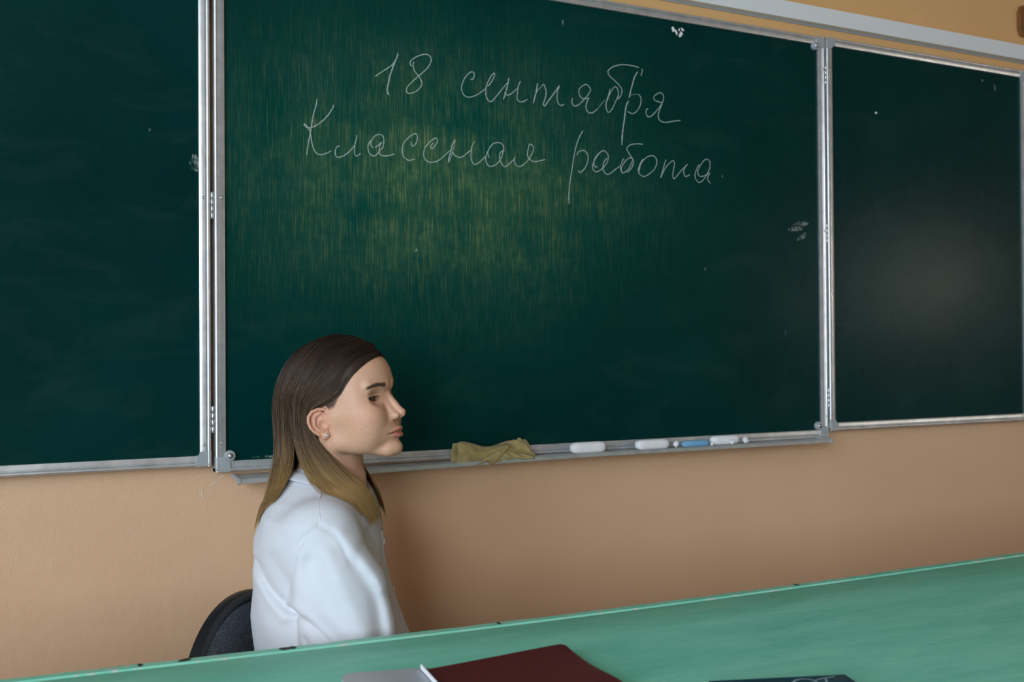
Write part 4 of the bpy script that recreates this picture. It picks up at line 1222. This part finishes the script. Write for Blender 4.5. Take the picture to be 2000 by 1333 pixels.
def shirt_sdf(pt):
    x, y, z = pt[:, 0], pt[:, 1], pt[:, 2]
    xc = np.interp(z, ROWS[:, 0], ROWS[:, 1]); a = np.interp(z, ROWS[:, 0], ROWS[:, 2]); b = np.interp(z, ROWS[:, 0], ROWS[:, 3])
    n = 2.35
    rr = ((np.abs(x-xc)/a)**n+(np.abs(y)/b)**n)**(1/n)
    d = (rr-1)*np.minimum(a, b)*0.85
    d = np.maximum(d, z-24); d = np.maximum(d, -520-z)
    for s in (-1, 1): d = smin(d, sleeve(pt, s, *ARM[s]), 9+26*sstep(z, -140, -70))
    m = sstep(-y, 30, 90)
    dx = x-0.08*(np.abs(y)-170)
    band = np.abs(d) < 40
    f = np.zeros(len(x))
    if band.any():
        for P, w, h in FOLDS: f[band] += h*gauss(seg_dist(dx[band], z[band], P), w)
    d = d-m*f
    # loose drape: low broad undulation
    d = d-1.6*np.sin(x*0.045+z*0.03+1.3)*np.sin(y*0.04-z*0.021)
    # opening at the front of the neck
    v = np.maximum(np.abs(y)-np.clip((z+64)*0.75, 0, 60), np.maximum(30-x, -70-z))
    d = smax(d, -v, 3)
    return d
def cloth_w(p): return (shirt_sdf(w2t(p))/1000).astype(np.float32)

t = NT('white_shirt_cotton')
weave = t.noise(1.0, 2, 0.5, vec=t.mapping((1400, 1400, 700)))
t.set(color=t.mix(t.ramp(t.noise(14, 4), .3, .7), srgb(206, 209, 217), srgb(214, 217, 224)), rough=0.85, spec=0.2, sheen=0.15,
      normal=t.bump(weave, 0.10, 0.0005))
M['shirt'] = t.m
simple('shirt_button', srgb(232, 232, 228), 0.25, var=0.02)
simple('dark_trousers', srgb(34, 36, 44), 0.85, var=0.1, scale=200)
simple('black_shoe', srgb(20, 20, 22), 0.35, var=0.1)
cor = np.array([t2w((a, b, c)) for a in (-175, 300) for b in (-265, 265) for c in (-525, 70)])
V, F = sdf_mesh(cloth_w, cor.min(0), cor.max(0), 0.0026)
shirt = np_mesh('shirt', V, F, 'shirt', person)
# collar: stand and turned-down fall, from one point round the back of the neck to the other
A_ = catmull([(62, -14, -44), (46, -40, -14), (2, -58, 18), (-38, -40, 34), (-52, 0, 38), (-38, 40, 34), (2, 58, 18), (46, 40, -14), (62, 14, -44)], 8)
B_ = catmull([(58, -52, -74), (44, -74, -48), (0, -88, -18), (-50, -62, 0), (-74, 0, 2), (-50, 62, 0), (0, 88, -18), (44, 74, -48), (66, 40, -78)], 8)
S_ = catmull([(52, -12, -62), (40, -42, -36), (0, -60, -6), (-38, -42, 6), (-54, 0, 8), (-38, 42, 6), (0, 60, -6), (40, 42, -36), (52, 12, -62)], 8)
n = len(A_); rows = []
for k in range(5): rows.append(S_+(A_-S_)*k/4)
for k in range(1, 9):
    u = k/8; base = A_+(B_-A_)*u
    out = (B_-A_)*np.array((1, 1, 0)); out = out/(np.linalg.norm(out, axis=1)[:, None]+1e-6)
    rows.append(base+out*5.5*math.sin(PI*min(1, u*1.0))+np.array((0, 0, 3.0))*math.sin(PI*u))
C_ = np.stack(rows)          # (13, n, 3)
flat = C_.reshape(-1, 3).astype(np.float32)
ds = shirt_sdf(flat); eps = 2.0
gr = np.stack([shirt_sdf(flat+np.eye(3, dtype=np.float32)[i]*eps)-ds for i in range(3)], 1); gr /= np.linalg.norm(gr, axis=1)[:, None]+1e-6
row_i = np.repeat(np.arange(len(rows)), n)
push = np.where((row_i > 5) & (ds < 3.0), 3.0-ds, 0)
flat = flat+gr*push[:, None]
Fc = [(j*n+i, j*n+i+1, (j+1)*n+i+1, (j+1)*n+i) for j in range(len(rows)-1) for i in range(n-1)]
col_ = np_mesh('collar', t2w(flat), Fc, 'shirt', shirt)
md = col_.modifiers.new('thick', 'SOLIDIFY'); md.thickness = 0.0018; md.offset = 0
md = col_.modifiers.new('sub', 'SUBSURF'); md.levels = 1; md.render_levels = 1
# button placket down the front
def front_x(y, z):
    xs_ = np.arange(0, 190, 1.0, dtype=np.float32); q = np.stack([xs_, np.full_like(xs_, y), np.full_like(xs_, z)], 1)
    dv = shirt_sdf(q); ins = np.where(dv < 0)[0]
    return float(xs_[ins[-1]]) if len(ins) else 60.0
zz = np.linspace(-74, -300, 40); V = []
for z_ in zz:
    for y_, o_ in ((-13, 0.2), (-12, 2.2), (0, 2.6), (12, 2.2), (13, 0.2)): V.append(t2w((front_x(y_, z_)+o_, y_, z_)))
F = [(j*5+i, j*5+i+1, (j+1)*5+i+1, (j+1)*5+i) for j in range(39) for i in range(4)]
np_mesh('placket', V, F, 'shirt', shirt)
for z_ in (-95, -175, -255):
    c = t2w((front_x(0, z_)+3.4, 0, z_)); bm = bmesh.new(); bmesh.ops.create_uvsphere(bm, u_segments=14, v_segments=8, radius=0.0055); bm.verts.index_update()
    mk('button', [tuple(c+TF*v.co.x*0.3+TL*v.co.y+TU*v.co.z) for v in bm.verts], [[v.index for v in f.verts] for f in bm.faces], 'shirt_button', shirt, smooth=True); bm.free()
# stitched seams: thin raised cords lying on the cloth (shoulder, armhole, cuff)
def near_y(xz):
    """outermost point of the near side of the shirt over given (x, z)"""
    ys_ = np.arange(-300, 0, 1.0, dtype=np.float32); out = []
    for x_, z_ in xz:
        q = np.stack([np.full_like(ys_, x_), ys_, np.full_like(ys_, z_)], 1); ins = np.where(shirt_sdf(q) < 0)[0]
        out.append((x_, ys_[ins[0]]-0.4, z_) if len(ins) else None)
    return [o_ for o_ in out if o_ is not None]
for pts in ([(-8, 4), (-5, -8), (-1, -22), (2, -37)], [(26, -54), (16, -44), (3, -38), (-12, -46), (-26, -66), (-38, -98), (-46, -130), (-54, -160)]):
    P = np.array(near_y(catmull(pts, 8)))
    for _ in range(3): P[1:-1, 1] = 0.25*P[:-2, 1]+0.5*P[1:-1, 1]+0.25*P[2:, 1]
    V, F = tube(t2w(P), 0.0008, 6); mk('seam', V, F, 'shirt', shirt, smooth=True)

# trousers and shoes, hidden behind the desk but there
def trousers_sdf(p):
    pt = w2t(p)
    d = ell(pt, (-5, 0, -455), (135, 170, 95))
    for s in (-1, 1):
        d = smin(d, cap(pt, (0, s*85, -440), (390, s*95, -428), 84, 60), 25)
        d = smin(d, cap(pt, (392, s*95, -432), (380, s*95, -850), 58, 46), 12)
    d = np.maximum(d, (-862-pt[:, 2]))
    d = np.where(pt[:, 0] < 325, np.maximum(d, -541-pt[:, 2]), d)
    return (d/1000).astype(np.float32)
cor = np.array([t2w((a, b, c)) for a in (-150, 470) for b in (-190, 190) for c in (-880, -330)])
V, F = sdf_mesh(trousers_sdf, cor.min(0), cor.max(0), 0.006); np_mesh('trousers', V, F, 'dark_trousers', person)
def shoe_sdf(p, s):
    pt = w2t(p); d = ell(pt, (430, s*97, -905), (125, 44, 52)); d = smin(d, cap(pt, (382, s*95, -850), (385, s*95, -905), 42, 40), 20)
    d = np.maximum(d, -944.5-pt[:, 2])
    return (d/1000).astype(np.float32)
for s in (-1, 1):
    c = t2w((430, s*97, -890)); V, F = sdf_mesh(lambda p: shoe_sdf(p, s), c-0.18, c+0.18, 0.006); np_mesh('shoe', V, F, 'black_shoe', person)

# ------------------------------------------------------------------ hair
def guide(pts): return np.array(pts, float)
# near side (her right, y<0): scalp waypoints in H (mm), then the fall in T (mm)
SC_N = [guide([(86, -2, 93), (74, -34, 84), (50, -60, 62), (30, -69.5, 35), (0, -75, 27), (-33, -76, 8), (-36, -72, -24)]),
        guide([(70, -1, 114), (54, -42, 104), (26, -70, 76), (-6, -80, 52), (-30, -82, 26), (-42, -78, -2), (-46, -74, -32)]),
        guide([(40, 0, 131), (22, -44, 122), (-6, -76, 88), (-32, -86, 52), (-50, -82, 18), (-58, -76, -12), (-60, -70, -42)]),
        guide([(5, 0, 139), (-12, -44, 130), (-42, -74, 92), (-66, -80, 50), (-80, -72, 10), (-84, -64, -22), (-84, -58, -50)]),
        guide([(-35, 0, 134), (-58, -34, 118), (-86, -52, 78), (-104, -50, 36), (-112, -46, -4), (-115, -42, -36), (-117, -38, -64)]),
        guide([(-60, 0, 122), (-86, -8, 96), (-108, -12, 56), (-116, -10, 16), (-120, -10, -18), (-122, -8, -48), (-123, -8, -76)])]
FALL_N = [guide([(8, -76, 52), (38, -78, 18), (64, -70, -18), (86, -52, -56)]), guide([(-16, -82, 46), (8, -88, 12), (34, -94, -22), (62, -84, -52)]), guide([(-38, -84, 38), (-22, -92, 10), (4, -100, -24), (34, -100, -44)]),
          guide([(-74, -54, 42), (-73, -70, 12), (-75, -82, -12), (-80, -88, -32)]), guide([(-98, -34, 30), (-100, -40, 0), (-104, -50, -34), (-110, -70, -60)]), guide([(-104, 6, 30), (-105, 4, 0), (-109, -4, -40), (-117, -22, -68)])]
SC_F = [g*np.array((1, -1, 1)) for g in SC_N]
FALL_F = [guide([(46, 52, 14), (72, 46, -20), (90, 28, -60)]), guide([(30, 68, 8), (60, 66, -26), (82, 50, -62)]), guide([(0, 82, 4), (30, 96, -24), (56, 94, -56)]),
          guide([(-66, 80, -2), (-78, 84, -22), (-86, 86, -40)]), guide([(-86, 54, -6), (-96, 60, -34), (-104, 66, -56)]), guide([(-92, 10, -8), (-104, 12, -42), (-114, 8, -66)])]
def resample(P, n):
    d = np.r_[0, np.cumsum(np.linalg.norm(np.diff(P, axis=0), axis=1))]; s = np.linspace(0, d[-1], n)
    return np.stack([np.interp(s, d, P[:, i]) for i in range(3)], 1)
NP_ = 24
def full_guides(SC_, FL_): return np.stack([resample(catmull(np.concatenate([h2w(a), t2w(b)]), 8), NP_) for a, b in zip(SC_, FL_)])
def grow(SC_, FL_, S, seed):
    r = np.random.default_rng(seed); G = full_guides(SC_, FL_); ng = len(G)
    ncl = S//14; cl = r.random(ncl)*(ng-1)                                       # clumps
    ci = r.integers(0, ncl, S); u = np.clip(cl[ci]+r.normal(0, 0.045, S), 0, ng-1.001)
    i = u.astype(int); f = (u-i)[:, None, None]; f = f*f*(3-2*f)*0.5+f*0.5
    tt = np.linspace(0, 1, NP_)
    # the mass parts below the ear: one lock falls forwards over the shoulder, the rest down the back
    fs = np.where(f < 0.5, f*0.12, 1-(1-f)*0.12); bl = sstep(tt, 0.42, 0.60)[None, :, None]
    f = np.where((i == 2)[:, None, None], f*(1-bl)+fs*bl, f+0*bl)
    P = G[i]*(1-f)+G[i+1]*f
    # thickness of the mass: strands lie at different depths under the outer surface
    ctr = h2w((-8, 0, 40)); axis_pt = P.copy(); axis_pt[..., :2] = ctr[:2]; axis_pt[..., 2] = np.maximum(P[..., 2], 0) 
    rad = P-np.where((P[..., 2] > ctr[2])[..., None], ctr, axis_pt); rad /= np.linalg.norm(rad, axis=2, keepdims=True)+1e-9
    dep = (r.random(ncl)[ci]*0.6+r.random(S)*0.4)
    amp = 0.002+0.010*np.clip(tt*1.6, 0, 1)
    P = P-rad*(dep[:, None]*amp[None, :])[..., None]
    off_c = r.normal(0, 1, (ncl, 3))[ci]; off_s = r.normal(0, 1, (S, 3))
    w = 0.0008+0.0035*tt**1.5
    P = P+off_c[:, None, :]*w[None, :, None]*0.7+off_s[:, None, :]*(0.0009+0.0014*tt)[None, :, None]
    wav = np.sin(tt[None, :]*(5+3*r.random(S))[:, None]+6.28*r.random(S)[:, None])*0.0012*tt[None, :]
    P = P+np.cross(rad, np.array((0, 0, 1.0)))*wav[..., None]
    # uneven ends
    L = 1-np.abs(r.normal(0, 0.045, S))-0.03*r.random(ncl)[ci]; fly = r.random(S) < 0.03; L = np.where(fly, L*0.9, L)
    s = np.linspace(0, 1, NP_)[None, :]*L[:, None]*(NP_-1); k = np.clip(s.astype(int), 0, NP_-2); fr = (s-k)[..., None]
    ar = np.arange(S)[:, None]; P = P[ar, k]*(1-fr)+P[ar, k+1]*fr
    return P, r, ci, ncl
def keep_out(P):
    sh = P.shape; Q = P.reshape(-1, 3).copy()
    for it in range(4):                       # off the collar, the cloth and the skin, smoothing each strand in between
        if it:
            R3 = Q.reshape(sh).copy(); R0 = R3.copy(); wt = sstep(np.linspace(0, 1, NP_), 0.40, 0.55)[None, :, None]
            for _ in range(6 if it < 3 else 1): R3[:, 2:-1] = 0.25*R3[:, 1:-2]+0.5*R3[:, 2:-1]+0.25*R3[:, 3:]
            Q = (R0*(1-wt)+R3*wt).reshape(-1, 3)
        q = w2t(Q); ze = q[:, 2]+0.72*q[:, 0]; hr = np.hypot(q[:, 0]+4, q[:, 1])
        bk = sstep(-(q[:, 0]+4)/(hr+1e-6), 0.35, 0.85); need = (76+np.clip(14-ze, 0, 60)/60*38)*(1-bk)+(66+np.clip(14-ze, 0, 60)/60*14)*bk-hr; mk_ = (need > 0)*sstep(ze, -58, -44)*(1-sstep(ze, 34, 62))
        dirv = np.stack([q[:, 0]+4, q[:, 1], 0*hr], 1)/(hr[:, None]+1e-6)
        Q = Q+(dirv*(need*mk_)[:, None]/1000)@TM.T
        q = w2t(Q).astype(np.float32); d0 = shirt_sdf(q); hr = np.hypot(q[:, 0]+4, q[:, 1]); dm = 2.5+6.0*(1-sstep(hr, 92, 122)); m = d0 < dm
        if m.any():
            qm = q[m]; g = np.stack([shirt_sdf(qm+np.eye(3, dtype=np.float32)[i]*2)-d0[m] for i in range(3)], 1); g /= np.linalg.norm(g, axis=1)[:, None]+1e-6
            Q[m] += (g*(dm[m]+0.2-d0[m])[:, None]/1000)@TM.T
        d0 = skin_sdf(Q.astype(np.float32)); m = d0 < 0.0015
        if m.any():
            qm = Q[m].astype(np.float32); g = np.stack([skin_sdf(qm+np.eye(3, dtype=np.float32)[i]*0.002)-d0[m] for i in range(3)], 1); g /= np.linalg.norm(g, axis=1)[:, None]+1e-6
            Q[m] += g*(0.0018-d0[m])[:, None]
    return Q.reshape(sh)
t = NT('hair')
at = t.add('ShaderNodeAttribute', attribute_name='tint')
t.set(color=at.outputs['Color'], rough=0.48, spec=0.40); M['hair'] = t.m
def hair_cols(P, r, ci, ncl):
    S = len(P); clv = r.normal(1.0, 0.16, ncl)[ci]; tt = np.linspace(0, 1, NP_)
    root, mid, tip = (np.array(srgb(*c)[:3]) for c in ((46, 33, 26), (96, 74, 58), (164, 130, 82)))
    a = sstep(tt, 0.05, 0.40); b = sstep(tt, 0.52, 0.95)
    c = (root*(1-a)[:, None]+mid*a[:, None]); c = c*(1-b)[:, None]+tip*b[:, None]
    v = np.clip(r.normal(1.0, 0.09, S)*clv, 0.55, 1.6)
    C = c[None]*v[:, None, None]
    return np.concatenate([C, np.ones((S, NP_, 1))], 2)
parts_P, parts_C = [], []
for SC_, FL_, S, sd in ((SC_N, FALL_N, 8800, 3), (SC_F, FALL_F, 3400, 5)):
    P, r, ci, ncl = grow(SC_, FL_, S, sd); P = keep_out(P); Cs = hair_cols(P, r, ci, ncl)
    # tucked behind the ear: no strand may cross the front of it
    q = w2h(P.reshape(-1, 3)); q[:, 1] = np.abs(q[:, 1]); el_ = ear_local(q); bad = (ear_sdf(el_) < 3.5) & (el_[:, 0] > -17) & (el_[:, 1] < 23.5)
    ok = ~bad.reshape(P.shape[:2]).any(1); parts_P.append(P[ok]); parts_C.append(Cs[ok])
P = np.concatenate(parts_P); Cc = np.concatenate(parts_C)
rad = np.tile(np.interp(np.linspace(0, 1, NP_), [0, .1, .8, 1], [0.00023, 0.00029, 0.00027, 0.00008]), (len(P), 1))
V, F = strands(P, rad)
hair = np_mesh('hair', V, F, 'hair', person); hair['kind'] = 'stuff'
ca = hair.data.color_attributes.new('tint', 'FLOAT_COLOR', 'POINT'); ca.data.foreach_set('color', np.repeat(Cc, 3, axis=1).astype(np.float32).ravel())
